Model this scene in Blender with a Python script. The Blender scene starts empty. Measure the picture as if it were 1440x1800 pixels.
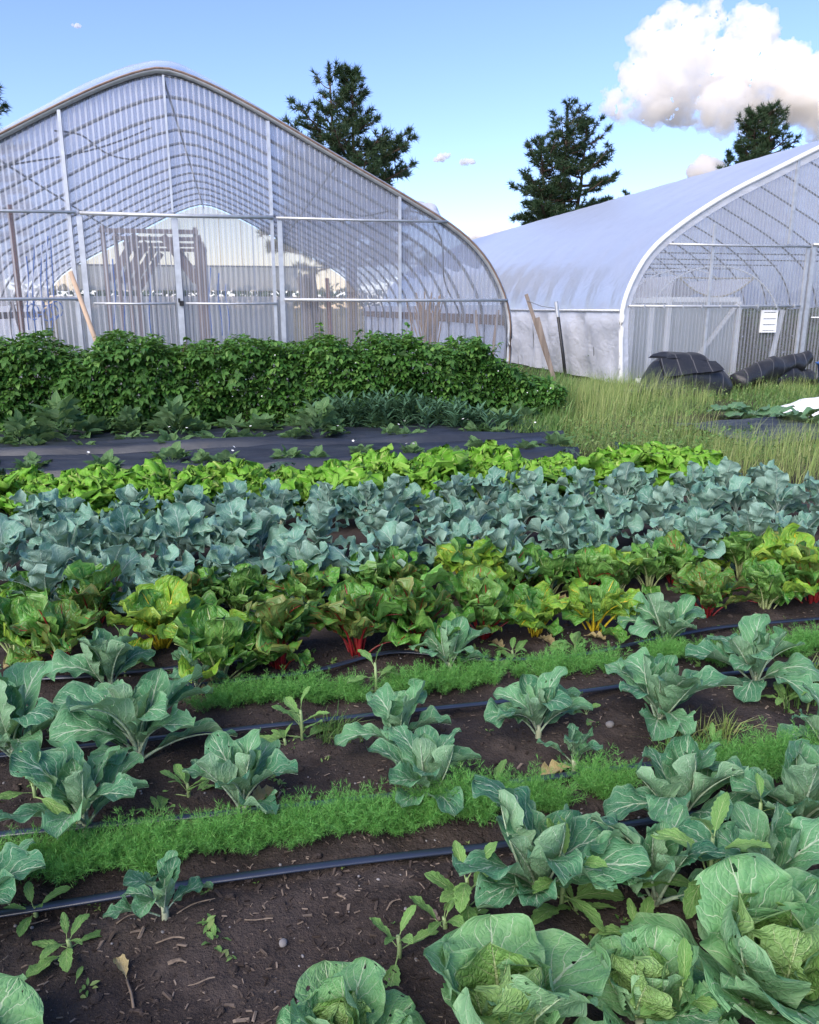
import bpy, math, random
import numpy as np
from mathutils import Vector, Euler, Matrix

random.seed(7)
rng = np.random.default_rng(11)
SC = bpy.context.scene
COL = SC.collection
PI = math.pi
rad = math.radians

# ------------------------------------------------------------------ camera
H = 1.5
PITCH = rad(14.4)
cam_d = bpy.data.cameras.new('camera')
cam = bpy.data.objects.new('camera', cam_d)
COL.objects.link(cam)
cam.location = (0, 0, H)
cam.rotation_euler = (PI / 2 - PITCH, 0, 0)
cam_d.sensor_fit = 'HORIZONTAL'
cam_d.sensor_width = 36
cam_d.lens = 35
cam_d.clip_start = 0.05
cam_d.clip_end = 6000
SC.camera = cam

# ------------------------------------------------------------------ sky and sun
SUN_EL, SUN_AZ = rad(38), rad(215)         # azimuth clockwise from +Y (behind the camera, a little to its left)
world = bpy.data.worlds.new('World')
SC.world = world
world.use_nodes = True
wt = world.node_tree
wt.nodes.clear()
wo = wt.nodes.new('ShaderNodeOutputWorld')
wb = wt.nodes.new('ShaderNodeBackground')
sky = wt.nodes.new('ShaderNodeTexSky')
sky.sky_type = 'NISHITA'
sky.sun_disc = False
sky.sun_elevation = SUN_EL
sky.sun_rotation = SUN_AZ
sky.altitude = 600
sky.air_density = 1.0
sky.dust_density = 0.6
sky.ozone_density = 6.0
wb.inputs['Strength'].default_value = 0.15
tint = wt.nodes.new('ShaderNodeMix'); tint.data_type = 'RGBA'; tint.blend_type = 'MULTIPLY'; tint.inputs[0].default_value = 1
tint.inputs[7].default_value = (1.05, 0.91, 1.0, 1)      # an evening sky: a little less green
wt.links.new(sky.outputs[0], tint.inputs[6])
wt.links.new(tint.outputs[2], wb.inputs[0])
wt.links.new(wb.outputs[0], wo.inputs[0])
sun_d = bpy.data.lights.new('sun', 'SUN')
sun_d.energy = 2.9
sun_d.angle = rad(60)
sun_d.color = (1.0, 0.90, 0.77)
sun = bpy.data.objects.new('sun', sun_d)
COL.objects.link(sun)
sdir = Vector((math.sin(SUN_AZ) * math.cos(SUN_EL), math.cos(SUN_AZ) * math.cos(SUN_EL), math.sin(SUN_EL)))
sun.rotation_euler = sdir.to_track_quat('Z', 'Y').to_euler()
SC.view_settings.view_transform = 'Standard'
SC.view_settings.look = 'None'
SC.view_settings.exposure = 0.92
SC.view_settings.gamma = 1
SC.view_settings.use_curve_mapping = False
SC.render.engine = 'CYCLES'
SC.cycles.use_denoising = True
SC.cycles.max_bounces = 30
SC.cycles.volume_bounces = 28
SC.cycles.volume_max_steps = 128
SC.cycles.diffuse_bounces = 3
SC.cycles.glossy_bounces = 3
SC.cycles.transmission_bounces = 4
SC.cycles.transparent_max_bounces = 24
SC.cycles.sample_clamp_indirect = 4

# ------------------------------------------------------------------ frames and helpers
F0 = 1400.0
def ray(px, py):
    x = (px - 720) / F0
    y = -(py - 900) / F0
    return np.array([x, math.cos(PITCH) + y * math.sin(PITCH), -math.sin(PITCH) + y * math.cos(PITCH)])
def gp(px, py, z=0.0):
    """the point at height z seen in that direction"""
    d = ray(px, py)
    t = (z - H) / d[2]
    return np.array([0, 0, H]) + t * d
ROT = rad(12)                                # rows and greenhouses all run 12 degrees off the view
RU = np.array([math.cos(ROT), math.sin(ROT), 0.0])
RV = np.array([-math.sin(ROT), math.cos(ROT), 0.0])
def farm(u, v, z=0.0):
    return RU * u + RV * v + np.array([0, 0, z])
def to_farm(P):
    return float(np.dot(P, RU)), float(np.dot(P, RV))
def proj(P):
    d = np.array(P) - np.array([0, 0, H])
    Fw = np.array([0, math.cos(PITCH), -math.sin(PITCH)])
    Up = np.array([0, math.sin(PITCH), math.cos(PITCH)])
    w = max(float(d @ Fw), 1e-3)
    return 720 + F0 * d[0] / w, 900 - F0 * float(d @ Up) / w

def nmesh(name, V, F, mats, UV=None, smooth=True, midx=None):
    """mesh from arrays; F is one index array or a list of them (triangles and quads)"""
    V = np.asarray(V, dtype=np.float32).reshape(-1, 3)
    Fs = F if isinstance(F, (list, tuple)) else [F]
    Fs = [np.asarray(f, dtype=np.int32) for f in Fs if len(f)]
    loops = np.concatenate([f.ravel() for f in Fs])
    tot = np.concatenate([np.full(len(f), f.shape[1], dtype=np.int32) for f in Fs])
    start = np.concatenate([[0], np.cumsum(tot)[:-1]]).astype(np.int32)
    m = bpy.data.meshes.new(name)
    m.vertices.add(len(V)); m.vertices.foreach_set('co', V.ravel())
    m.loops.add(len(loops)); m.loops.foreach_set('vertex_index', loops)
    m.polygons.add(len(tot)); m.polygons.foreach_set('loop_start', start); m.polygons.foreach_set('loop_total', tot)
    if UV is not None:
        uvl = m.uv_layers.new(name='UVMap')
        uvl.data.foreach_set('uv', np.asarray(UV, dtype=np.float32)[loops].ravel())
    m.polygons.foreach_set('use_smooth', np.full(len(tot), smooth, dtype=bool))
    for mt in (mats if isinstance(mats, (list, tuple)) else [mats]):
        m.materials.append(mt)
    if midx is not None:
        m.polygons.foreach_set('material_index', np.asarray(midx, dtype=np.int32))
    m.update()
    m.validate()
    return m

def add(name, mesh, parent=None, loc=(0, 0, 0), rot=(0, 0, 0), scale=1.0):
    o = bpy.data.objects.new(name, mesh)
    COL.objects.link(o)
    o.location = loc
    o.rotation_euler = rot
    o.scale = (scale,) * 3 if not hasattr(scale, '__len__') else scale
    if parent is not None:
        o.parent = parent
    return o
def tag(o, label=None, cat=None, group=None, kind=None):
    if label: o['label'] = label
    if cat: o['category'] = cat
    if group: o['group'] = group
    if kind: o['kind'] = kind
    return o
def empty(name, loc, rz=0.0, label=None, cat=None, group=None):
    o = add(name, None, None, tuple(float(x) for x in loc), (0, 0, rz))
    o.empty_display_size = 0.1
    return tag(o, label, cat, group)

class MB:
    """collects shapes as arrays"""
    def __init__(s):
        s.V = []; s.Q = []; s.T = []; s.UV = []; s.n = 0
    def put(s, V, Q=None, T=None, UV=None):
        V = np.asarray(V, float).reshape(-1, 3)
        if Q is not None and len(Q): s.Q.append(np.asarray(Q) + s.n)
        if T is not None and len(T): s.T.append(np.asarray(T) + s.n)
        s.V.append(V)
        s.UV.append(np.zeros((len(V), 2)) if UV is None else np.asarray(UV, float))
        s.n += len(V)
        return s
    def box(s, c, d, rz=0.0, M=None):
        c = np.asarray(c, float); d = np.asarray(d, float) / 2
        P = np.array([[x, y, z] for x in (-1, 1) for y in (-1, 1) for z in (-1, 1)]) * d
        if rz:
            cz, sz = math.cos(rz), math.sin(rz)
            P = P @ np.array([[cz, sz, 0], [-sz, cz, 0], [0, 0, 1]])
        if M is not None:
            P = P @ np.asarray(M.to_3x3()).T
        return s.put(P + c, Q=[[0, 1, 3, 2], [4, 6, 7, 5], [0, 4, 5, 1], [2, 3, 7, 6], [0, 2, 6, 4], [1, 5, 7, 3]])
    def beam(s, a, b, w, h, up=(0, 0, 1)):
        a = np.asarray(a, float); b = np.asarray(b, float)
        d = b - a; L = np.linalg.norm(d); d = d / L
        up = np.asarray(up, float)
        if abs(d @ up) > 0.95: up = np.array([0, 1.0, 0])
        x = np.cross(d, up); x /= np.linalg.norm(x); y = np.cross(x, d)
        P = np.array([p + sx * x * w / 2 + sy * y * h / 2 for p in (a, b) for sx, sy in ((-1, -1), (1, -1), (1, 1), (-1, 1))])
        return s.put(P, Q=[[0, 1, 2, 3], [7, 6, 5, 4], [0, 4, 5, 1], [1, 5, 6, 2], [2, 6, 7, 3], [3, 7, 4, 0]])
    def tube(s, pts, r, n=6, cap=True, flat=1.0):
        pts = np.asarray(pts, float)
        m = len(pts)
        r = np.full(m, r) if np.isscalar(r) else np.asarray(r, float)
        T = np.gradient(pts, axis=0); T /= np.maximum(np.linalg.norm(T, axis=1, keepdims=True), 1e-9)
        ref = np.array([0, 0, 1.0]) if abs(T[:, 2]).mean() < 0.8 else np.array([0, 1.0, 0])
        A = np.cross(T, ref); A /= np.maximum(np.linalg.norm(A, axis=1, keepdims=True), 1e-9)
        B = np.cross(A, T)
        th = np.arange(n) * 2 * PI / n
        V = (pts[:, None, :] + r[:, None, None] * (np.cos(th)[None, :, None] * A[:, None, :] + flat * np.sin(th)[None, :, None] * B[:, None, :])).reshape(-1, 3)
        i = np.arange(m - 1)[:, None] * n; j = np.arange(n)[None, :]; k = (j + 1) % n
        Q = np.stack([i + j, i + k, i + n + k, i + n + j], -1).reshape(-1, 4)
        base = s.n
        UV = np.stack([np.tile(np.arange(n) / n, m), np.repeat(np.linspace(0, 1, m), n)], -1)
        s.put(V, Q=Q, UV=UV)
        if cap:
            for c0, rev in ((0, True), ((m - 1) * n, False)):
                tri = [[base + c0, base + c0 + (q + 1 if rev else q), base + c0 + (q if rev else q + 1)] for q in range(1, n - 1)]
                s.T.append(np.array(tri))
        return s
    def grid(s, P, UV=None):
        P = np.asarray(P, float)
        a, b = P.shape[:2]
        i = np.arange(a - 1)[:, None] * b; j = np.arange(b - 1)[None, :]
        Q = np.stack([i + j, i + j + 1, i + b + j + 1, i + b + j], -1).reshape(-1, 4)
        return s.put(P.reshape(-1, 3), Q=Q, UV=None if UV is None else np.asarray(UV).reshape(-1, 2))
    def build(s, name, mats, smooth=False):
        F = []
        if s.Q: F.append(np.concatenate(s.Q))
        if s.T: F.append(np.concatenate(s.T))
        return nmesh(name, np.concatenate(s.V), F, mats, np.concatenate(s.UV), smooth)

def vnoise(x, y, seed=0):
    """lattice value noise"""
    x = np.asarray(x, float); y = np.asarray(y, float)
    xi = np.floor(x).astype(np.int64); yi = np.floor(y).astype(np.int64)
    xf = x - xi; yf = y - yi
    u = xf * xf * (3 - 2 * xf); v = yf * yf * (3 - 2 * yf)
    def h(a, b):
        n = (a * 374761393 + b * 668265263 + seed * 974634777) & 0xFFFFFFFF
        n = ((n ^ (n >> 13)) * 1274126177) & 0xFFFFFFFF
        return ((n ^ (n >> 16)) & 0xFFFF) / 65535.0
    return (h(xi, yi) * (1 - u) + h(xi + 1, yi) * u) * (1 - v) + (h(xi, yi + 1) * (1 - u) + h(xi + 1, yi + 1) * u) * v
def fbm(x, y, oct=4, seed=0):
    s = 0; a = 0.5; t = 0
    for o in range(oct):
        s = s + a * vnoise(np.asarray(x) * 2 ** o + 17.3 * o, np.asarray(y) * 2 ** o - 9.1 * o, seed + o); t += a; a *= 0.5
    return s / t

ORD = 'first second third fourth fifth sixth seventh eighth ninth tenth eleventh twelfth thirteenth fourteenth fifteenth sixteenth seventeenth eighteenth nineteenth twentieth twenty-first twenty-second twenty-third twenty-fourth twenty-fifth'.split()

# ------------------------------------------------------------------ materials
class NT:
    def __init__(s, name):
        s.m = bpy.data.materials.new(name); s.m.use_nodes = True
        s.t = s.m.node_tree; s.t.nodes.clear()
        s.out = s.t.nodes.new('ShaderNodeOutputMaterial')
    def n(s, typ, **kw):
        nd = s.t.nodes.new('ShaderNode' + typ)
        for k, v in kw.items(): setattr(nd, k, v)
        return nd
    def val(s, sock, v):
        if isinstance(v, bpy.types.NodeSocket): s.t.links.new(v, sock)
        elif v is not None:
            if hasattr(v, '__len__') and len(v) == 3 and sock.type == 'RGBA': v = (*v, 1)
            sock.default_value = v
    def math(s, op, a, b=None, c=None, clamp=False):
        nd = s.n('Math', operation=op, use_clamp=clamp)
        for i, q in enumerate((a, b, c)):
            if q is not None: s.val(nd.inputs[i], q)
        return nd.outputs[0]
    def rng(s, v, a, b, c=0.0, d=1.0, smooth=False):
        nd = s.n('MapRange')
        if smooth: nd.interpolation_type = 'SMOOTHSTEP'
        for i, q in enumerate((v, a, b, c, d)): s.val(nd.inputs[i], q)
        return nd.outputs[0]
    def mix(s, f, a, b, blend='MIX'):
        nd = s.n('Mix', data_type='RGBA', blend_type=blend)
        s.val(nd.inputs[0], f); s.val(nd.inputs[6], a); s.val(nd.inputs[7], b)
        return nd.outputs[2]
    def noise(s, vec, scale, detail=3, rough=0.55, dist=0.0):
        nd = s.n('TexNoise')
        if vec is not None: s.val(nd.inputs['Vector'], vec)
        nd.inputs['Scale'].default_value = scale; nd.inputs['Detail'].default_value = detail
        nd.inputs['Roughness'].default_value = rough; nd.inputs['Distortion'].default_value = dist
        return nd.outputs[0]
    def voro(s, vec, scale, feature='F1', out=0):
        nd = s.n('TexVoronoi', feature=feature)
        if vec is not None: s.val(nd.inputs['Vector'], vec)
        nd.inputs['Scale'].default_value = scale
        return nd.outputs[out]
    def coord(s, which='Object'):
        return s.n('TexCoord').outputs[which]
    def mapping(s, vec, scale=(1, 1, 1), rot=(0, 0, 0)):
        nd = s.n('Mapping'); s.val(nd.inputs[0], vec)
        nd.inputs['Scale'].default_value = scale; nd.inputs['Rotation'].default_value = rot
        return nd.outputs[0]
    def bump(s, h, strength=0.3, dist=0.01, normal=None):
        nd = s.n('Bump'); nd.inputs['Strength'].default_value = strength; nd.inputs['Distance'].default_value = dist
        s.val(nd.inputs['Height'], h)
        if normal is not None: s.val(nd.inputs['Normal'], normal)
        return nd.outputs[0]
    def princ(s, color, rough=0.6, spec=0.4, metal=0.0, normal=None, **kw):
        nd = s.n('BsdfPrincipled')
        s.val(nd.inputs['Base Color'], color); s.val(nd.inputs['Roughness'], rough)
        s.val(nd.inputs['Specular IOR Level'], spec); s.val(nd.inputs['Metallic'], metal)
        if normal is not None: s.val(nd.inputs['Normal'], normal)
        for k, v in kw.items(): s.val(nd.inputs[k], v)
        return nd.outputs[0]
    def mixs(s, f, a, b):
        nd = s.n('MixShader'); s.val(nd.inputs[0], f); s.t.links.new(a, nd.inputs[1]); s.t.links.new(b, nd.inputs[2])
        return nd.outputs[0]
    def done(s, shader):
        s.t.links.new(shader, s.out.inputs[0]); return s.m

def simple(name, col, rough=0.6, spec=0.4, metal=0.0, var=0.25, scale=20.0, bump=0.15, stretch=(1, 1, 1)):
    k = NT(name)
    co = k.mapping(k.coord('Object'), stretch)
    nz = k.noise(co, scale, 4, 0.6)
    c = k.mix(k.rng(nz, 0.3, 0.7), tuple(x * (1 - var) for x in col), tuple(min(1, x * (1 + var)) for x in col))
    nb = k.bump(nz, bump, 0.004) if bump else None
    return k.done(k.princ(c, rough, spec, metal, nb))

def leaf_mat(name, base, base2, vein, back, trans=0.22, rough=0.48, spec=0.27, nv=6.5, slope=0.42, ret=16.0, veinw=0.85, retk=0.16, bumpk=0.5, tcol=None, sheen=0.0):
    """veined leaf: midrib, side veins that leave it at an angle and a fine net between them"""
    k = NT(name)
    uv = k.n('UVMap').outputs[0]
    sp = k.n('SeparateXYZ'); k.val(sp.inputs[0], uv)
    x, y = sp.outputs[0], sp.outputs[1]
    wob = k.noise(uv, 4.0, 2)
    t = k.math('SUBTRACT', k.math('MULTIPLY', x, 2.0), 1.0)
    u = k.math('ABSOLUTE', t)
    side = k.math('MULTIPLY', k.math('GREATER_THAN', t, 0.0), 0.43)
    q = k.math('SUBTRACT', y, k.math('MULTIPLY', k.math('POWER', u, 0.85), slope))
    q = k.math('ADD', q, k.math('MULTIPLY', k.math('SUBTRACT', wob, 0.5), 0.22))
    fr = k.math('FRACT', k.math('ADD', k.math('MULTIPLY', q, nv), side))
    d = k.math('ABSOLUTE', k.math('SUBTRACT', fr, 0.5))
    w = k.rng(u, 0.0, 1.0, 0.085 * veinw, 0.02 * veinw)
    sv = k.math('SUBTRACT', 1.0, k.rng(d, k.math('MULTIPLY', w, 0.3), w, 0, 1, True))
    mw = k.rng(y, 0.0, 1.0, 0.11 * veinw, 0.02 * veinw)
    mv = k.math('SUBTRACT', 1.0, k.rng(u, k.math('MULTIPLY', mw, 0.4), mw, 0, 1, True))
    dv = k.n('VectorMath', operation='ADD'); k.val(dv.inputs[0], uv)
    dn = k.n('TexNoise'); k.val(dn.inputs['Vector'], uv); dn.inputs['Scale'].default_value = 9.0
    ds_ = k.n('VectorMath', operation='SCALE'); k.val(ds_.inputs[0], dn.outputs['Color']); ds_.inputs['Scale'].default_value = 0.10
    k.val(dv.inputs[1], ds_.outputs[0])
    net = k.voro(dv.outputs[0], ret, 'DISTANCE_TO_EDGE')
    nv_ = k.math('MULTIPLY', k.math('SUBTRACT', 1.0, k.rng(net, 0.0, 0.09, 0, 1, True)), retk)
    veins = k.math('MAXIMUM', k.math('MAXIMUM', k.math('MULTIPLY', sv, 0.85), mv), nv_)
    oi = k.n('ObjectInfo').outputs['Random']
    patch = k.noise(k.coord('Object'), 7.0, 3)
    f = k.math('ADD', k.math('MULTIPLY', oi, 0.65), k.math('MULTIPLY', k.math('SUBTRACT', patch, 0.35), 0.7), clamp=True)
    c = k.mix(f, base, base2)
    ib = k.n('NewGeometry').outputs['Backfacing']
    c = k.mix(k.math('MULTIPLY', ib, 0.6), c, back)
    c = k.mix(k.math('MULTIPLY', veins, 0.92), c, vein)
    spots = k.math('MULTIPLY', k.rng(k.noise(k.coord('Object'), 60.0, 2), 0.68, 0.74), 0.35)
    c = k.mix(spots, c, tuple(min(1, z * 1.8) for z in base2))
    rimf = k.math('MULTIPLY', k.rng(k.math('ADD', u, k.math('MULTIPLY', k.math('SUBTRACT', patch, 0.5), 0.35)), 0.86, 1.02), 0.45)
    c = k.mix(rimf, c, tuple(.5 * a_ + .5 * b_ for a_, b_ in zip(base2, vein)))
    dirt = k.math('MULTIPLY', k.rng(k.noise(k.coord('Object'), 38.0, 4, 0.7), 0.66, 0.72), 0.35)
    c = k.mix(dirt, c, (0.10, 0.075, 0.05))
    puff = k.math('ADD', k.math('MULTIPLY', d, 0.9), k.math('MULTIPLY', k.math('MINIMUM', net, 0.3), 1.4))
    hgt = k.math('SUBTRACT', puff, k.math('MULTIPLY', veins, 0.5))
    nb = k.bump(hgt, bumpk, 0.006)
    bs = k.princ(c, k.rng(patch, 0.3, 0.7, rough - 0.07, rough + 0.1), spec, normal=nb)
    tr = k.n('BsdfTranslucent'); k.val(tr.inputs[0], tcol if tcol else k.mix(0.5, c, (0.2, 0.35, 0.05))); k.val(tr.inputs['Normal'], nb)
    return k.done(k.mixs(trans, bs, tr.outputs[0]))

def foliage_mat(name, a, b, c3=None, trans=0.25, rough=0.5, spec=0.3):
    """many small leaves in one mesh: every leaf its own tone"""
    k = NT(name)
    r = k.n('NewGeometry').outputs['Random Per Island']
    c = k.mix(r, a, b)
    if c3 is not None:
        c = k.mix(k.math('MULTIPLY', k.rng(k.math('FRACT', k.math('MULTIPLY', r, 7.77)), 0.6, 0.95), 0.8), c, c3)
    bs = k.princ(c, rough, spec)
    tr = k.n('BsdfTranslucent'); k.val(tr.inputs[0], k.mix(0.4, c, (0.2, 0.3, 0.04)))
    return k.done(k.mixs(trans, bs, tr.outputs[0]))

M = {}
M['cabbage'] = leaf_mat('cabbage_leaf', (0.085, 0.26, 0.11), (0.22, 0.45, 0.17), (0.47, 0.60, 0.38), (0.22, 0.38, 0.2), trans=0.26)
M['heart'] = leaf_mat('cabbage_heart_leaf', (0.15, 0.34, 0.08), (0.24, 0.46, 0.12), (0.5, 0.62, 0.3), (0.25, 0.4, 0.14), trans=0.28, bumpk=0.8)
M['cauli'] = leaf_mat('cauliflower_leaf', (0.035, 0.155, 0.08), (0.165, 0.39, 0.17), (0.45, 0.57, 0.40), (0.24, 0.38, 0.22), trans=0.24, veinw=1.1)
M['broccoli'] = leaf_mat('broccoli_leaf', (0.065, 0.19, 0.13), (0.22, 0.41, 0.30), (0.44, 0.55, 0.46), (0.25, 0.36, 0.30), trans=0.14, rough=0.45, spec=0.45)
M['chard_g'] = leaf_mat('chard_leaf', (0.05, 0.20, 0.025), (0.13, 0.36, 0.05), (0.38, 0.50, 0.14), (0.14, 0.27, 0.07), trans=0.22, rough=0.36, spec=0.5, ret=9, retk=0.2, bumpk=0.9)
M['chard_r'] = leaf_mat('red_chard_leaf', (0.06, 0.19, 0.028), (0.14, 0.31, 0.045), (0.40, 0.10, 0.04), (0.16, 0.2, 0.07), trans=0.22, rough=0.36, spec=0.5, ret=9, retk=0.15, bumpk=0.9)
M['chard_y'] = leaf_mat('yellow_chard_leaf', (0.14, 0.34, 0.03), (0.24, 0.47, 0.05), (0.66, 0.60, 0.08), (0.28, 0.42, 0.07), trans=0.3, rough=0.38, spec=0.45, ret=9, retk=0.2, bumpk=0.9)
M['mustard'] = leaf_mat('mustard_leaf', (0.13, 0.37, 0.025), (0.23, 0.51, 0.05), (0.5, 0.65, 0.18), (0.28, 0.48, 0.07), trans=0.32, rough=0.5, ret=20, bumpk=0.8)
M['kale'] = leaf_mat('kale_leaf', (0.035, 0.085, 0.07), (0.07, 0.13, 0.11), (0.25, 0.33, 0.24), (0.1, 0.16, 0.13), trans=0.12, ret=22, bumpk=1.0)
M['weed'] = leaf_mat('weed_leaf', (0.13, 0.30, 0.075), (0.22, 0.41, 0.11), (0.4, 0.54, 0.22), (0.22, 0.37, 0.15), trans=0.25, nv=5, retk=0.1)
M['potato'] = leaf_mat('strawberry_leaf', (0.06, 0.15, 0.055), (0.12, 0.23, 0.075), (0.25, 0.36, 0.16), (0.14, 0.24, 0.12), trans=0.22, nv=7, retk=0.1)
M['squash'] = leaf_mat('squash_leaf', (0.08, 0.19, 0.09), (0.13, 0.25, 0.12), (0.3, 0.42, 0.25), (0.15, 0.25, 0.14), trans=0.2)
M['dead'] = leaf_mat('withered_leaf', (0.42, 0.33, 0.14), (0.5, 0.42, 0.22), (0.5, 0.45, 0.3), (0.4, 0.33, 0.2), trans=0.2)
M['raspberry'] = leaf_mat('raspberry_leaf', (0.035, 0.12, 0.022), (0.09, 0.22, 0.042), (0.18, 0.31, 0.09), (0.18, 0.28, 0.13), trans=0.22, nv=7, retk=0.05, rough=0.45)
M['hedgefoliage'] = foliage_mat('raspberry_foliage', (0.026, 0.10, 0.018), (0.085, 0.215, 0.036), (0.17, 0.32, 0.07))
M['tips'] = foliage_mat('young_raspberry_leaves', (0.06, 0.19, 0.03), (0.14, 0.31, 0.06), (0.2, 0.38, 0.1))
M['dill'] = foliage_mat('dill_fronds', (0.075, 0.28, 0.055), (0.19, 0.50, 0.11), (0.34, 0.62, 0.18), trans=0.3)
M['grass'] = foliage_mat('grass_blades', (0.07, 0.17, 0.04), (0.15, 0.28, 0.07), (0.27, 0.32, 0.13), trans=0.25)
M['seedgrass'] = foliage_mat('seeding_weeds', (0.17, 0.27, 0.07), (0.33, 0.42, 0.13), (0.52, 0.52, 0.24), trans=0.25)
M['weedmass'] = foliage_mat('leafy_weeds', (0.07, 0.17, 0.04), (0.17, 0.29, 0.08), (0.30, 0.37, 0.13))
M['sage'] = foliage_mat('grey_green_leaves', (0.06, 0.14, 0.075), (0.10, 0.20, 0.11), None, trans=0.15)
M['pine'] = foliage_mat('pine_needles', (0.016, 0.042, 0.018), (0.035, 0.07, 0.028), (0.06, 0.085, 0.035), trans=0.12, rough=0.55)
M['inner_green'] = foliage_mat('greenhouse_crop_leaves', (0.015, 0.06, 0.012), (0.045, 0.12, 0.025), None)
M['bark'] = simple('bark', (0.09, 0.06, 0.045), 0.9, 0.2, 0, 0.5, 14, 0.8, (1, 1, 0.25))
M['stem_green'] = simple('green_stem', (0.24, 0.34, 0.14), 0.5)
M['stem_pale'] = simple('pale_stem', (0.42, 0.46, 0.30), 0.5)
M['stalk_r'] = simple('red_stalk', (0.24, 0.018, 0.02), 0.35, 0.5)
M['stalk_y'] = simple('yellow_stalk', (0.62, 0.47, 0.03), 0.35, 0.5)
M['stalk_w'] = simple('pale_green_stalk', (0.42, 0.50, 0.22), 0.35, 0.5)
M['petal'] = simple('white_petals', (0.8, 0.8, 0.76), 0.5, 0.3, bump=0)
M['galv'] = simple('galvanised_steel', (0.50, 0.52, 0.54), 0.42, 0.5, 0.55, 0.15, 9, 0.05)
M['dullsteel'] = simple('weathered_steel', (0.20, 0.21, 0.22), 0.5, 0.5, 0.4, 0.25, 9, 0.05)
M['rust'] = simple('rusty_steel', (0.19, 0.065, 0.035), 0.8, 0.3, 0.1, 0.4, 25, 0.3)
M['timber'] = simple('weathered_timber', (0.20, 0.165, 0.14), 0.85, 0.2, 0, 0.35, 14, 0.5, (1, 1, 0.08))
M['timber_d'] = simple('dark_timber', (0.19, 0.13, 0.10), 0.85, 0.2, 0, 0.35, 14, 0.5, (1, 1, 0.08))
M['frame_timber'] = simple('faded_timber', (0.33, 0.25, 0.21), 0.85, 0.2, 0, 0.3, 14, 0.4, (1, 1, 0.08))
M['timber_l'] = simple('pale_timber', (0.42, 0.31, 0.22), 0.8, 0.2, 0, 0.25, 14, 0.5, (1, 1, 0.08))
M['whitepaint'] = simple('white_paint', (0.78, 0.79, 0.78), 0.5, 0.4, 0, 0.06, 8, 0.05)
M['bluestring'] = simple('blue_twine', (0.06, 0.19, 0.55), 0.7, 0.2, bump=0)
M['blueplastic'] = simple('blue_plastic', (0.03, 0.11, 0.33), 0.35, 0.5, bump=0)
M['black'] = simple('black_rubber', (0.012, 0.012, 0.013), 0.5, 0.5, bump=0)
M['bamboo'] = simple('bamboo', (0.42, 0.27, 0.15), 0.6, 0.3, 0, 0.35, 12, 0.2, (1, 1, 0.2))
M['drip'] = simple('drip_tape', (0.02, 0.028, 0.05), 0.30, 0.9, 0, 0.3, 3, 0.08)
M['chip'] = foliage_mat('wood_chips', (0.022, 0.016, 0.014), (0.09, 0.07, 0.058), (0.27, 0.215, 0.17), trans=0.0, rough=0.9, spec=0.15)
M['chip1'] = simple('bleached_wood', (0.20, 0.155, 0.115), 0.9, 0.15, 0, 0.35, 60, 0.5, (1, 0.15, 1))
M['stone'] = simple('grey_stone', (0.22, 0.21, 0.21), 0.85, 0.3, 0, 0.35, 30, 0.5)
M['rowcover'] = simple('white_row_cover', (0.78, 0.79, 0.80), 0.8, 0.2, 0, 0.05, 12, 0.2)
M['net'] = simple('cream_netting', (0.48, 0.43, 0.33), 0.8, 0.2, 0, 0.2, 40, 0.2)

def soil_mat():
    k = NT('dark_garden_soil')
    co = k.coord('Object')
    n1 = k.noise(co, 2.2, 4); n2 = k.noise(co, 38.0, 5, 0.7); n3 = k.voro(co, 85.0)
    c = k.mix(k.rng(n1, 0.35, 0.68), (0.030, 0.024, 0.022), (0.078, 0.063, 0.057))
    c = k.mix(k.math('MULTIPLY', k.rng(n2, 0.52, 0.75), 0.75), c, (0.085, 0.062, 0.052))
    c = k.mix(k.math('MULTIPLY', k.rng(k.noise(co, 160.0, 2), 0.66, 0.72), 0.7), c, (0.17, 0.135, 0.11))
    c = k.mix(k.math('MULTIPLY', k.rng(k.noise(co, 3.1, 5, 0.65), 0.52, 0.66), 0.55), c, (0.125, 0.10, 0.086))
    hgt = k.math('ADD', k.math('MULTIPLY', n2, 0.9), k.math('ADD', k.math('MULTIPLY', k.noise(co, 120.0, 4, 0.7), 0.45), k.math('MULTIPLY', n3, -0.12)))
    return k.done(k.princ(c, 0.95, 0.15, normal=k.bump(hgt, 0.9, 0.02)))
M['soil'] = soil_mat()
def field_mat():
    k = NT('rough_field')
    co = k.coord('Object')
    c = k.mix(k.rng(k.noise(co, 0.9, 5), 0.35, 0.65), (0.045, 0.06, 0.025), (0.085, 0.075, 0.045))
    return k.done(k.princ(c, 0.95, 0.15, normal=k.bump(k.noise(co, 9, 5), 0.8, 0.05)))
M['field'] = field_mat()
def fabric_mat():
    k = NT('woven_ground_fabric')
    co = k.coord('Object')
    nz = k.noise(k.mapping(co, (0.5, 2.5, 1)), 2.5, 4, 0.6)
    w = k.n('TexWave', wave_type='BANDS', bands_direction='Y'); k.val(w.inputs[0], co); w.inputs['Scale'].default_value = 60
    c = k.mix(k.rng(nz, 0.35, 0.7), (0.014, 0.018, 0.026), (0.036, 0.044, 0.058))
    c = k.mix(k.math('MULTIPLY', k.rng(k.noise(co, 6, 5), 0.6, 0.75), 0.4), c, (0.09, 0.08, 0.07))
    return k.done(k.princ(c, 0.40, 0.6, normal=k.bump(k.math('ADD', k.math('MULTIPLY', w.outputs[0], 0.05), nz), 0.5, 0.03)))
M['fabric'] = fabric_mat()
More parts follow.
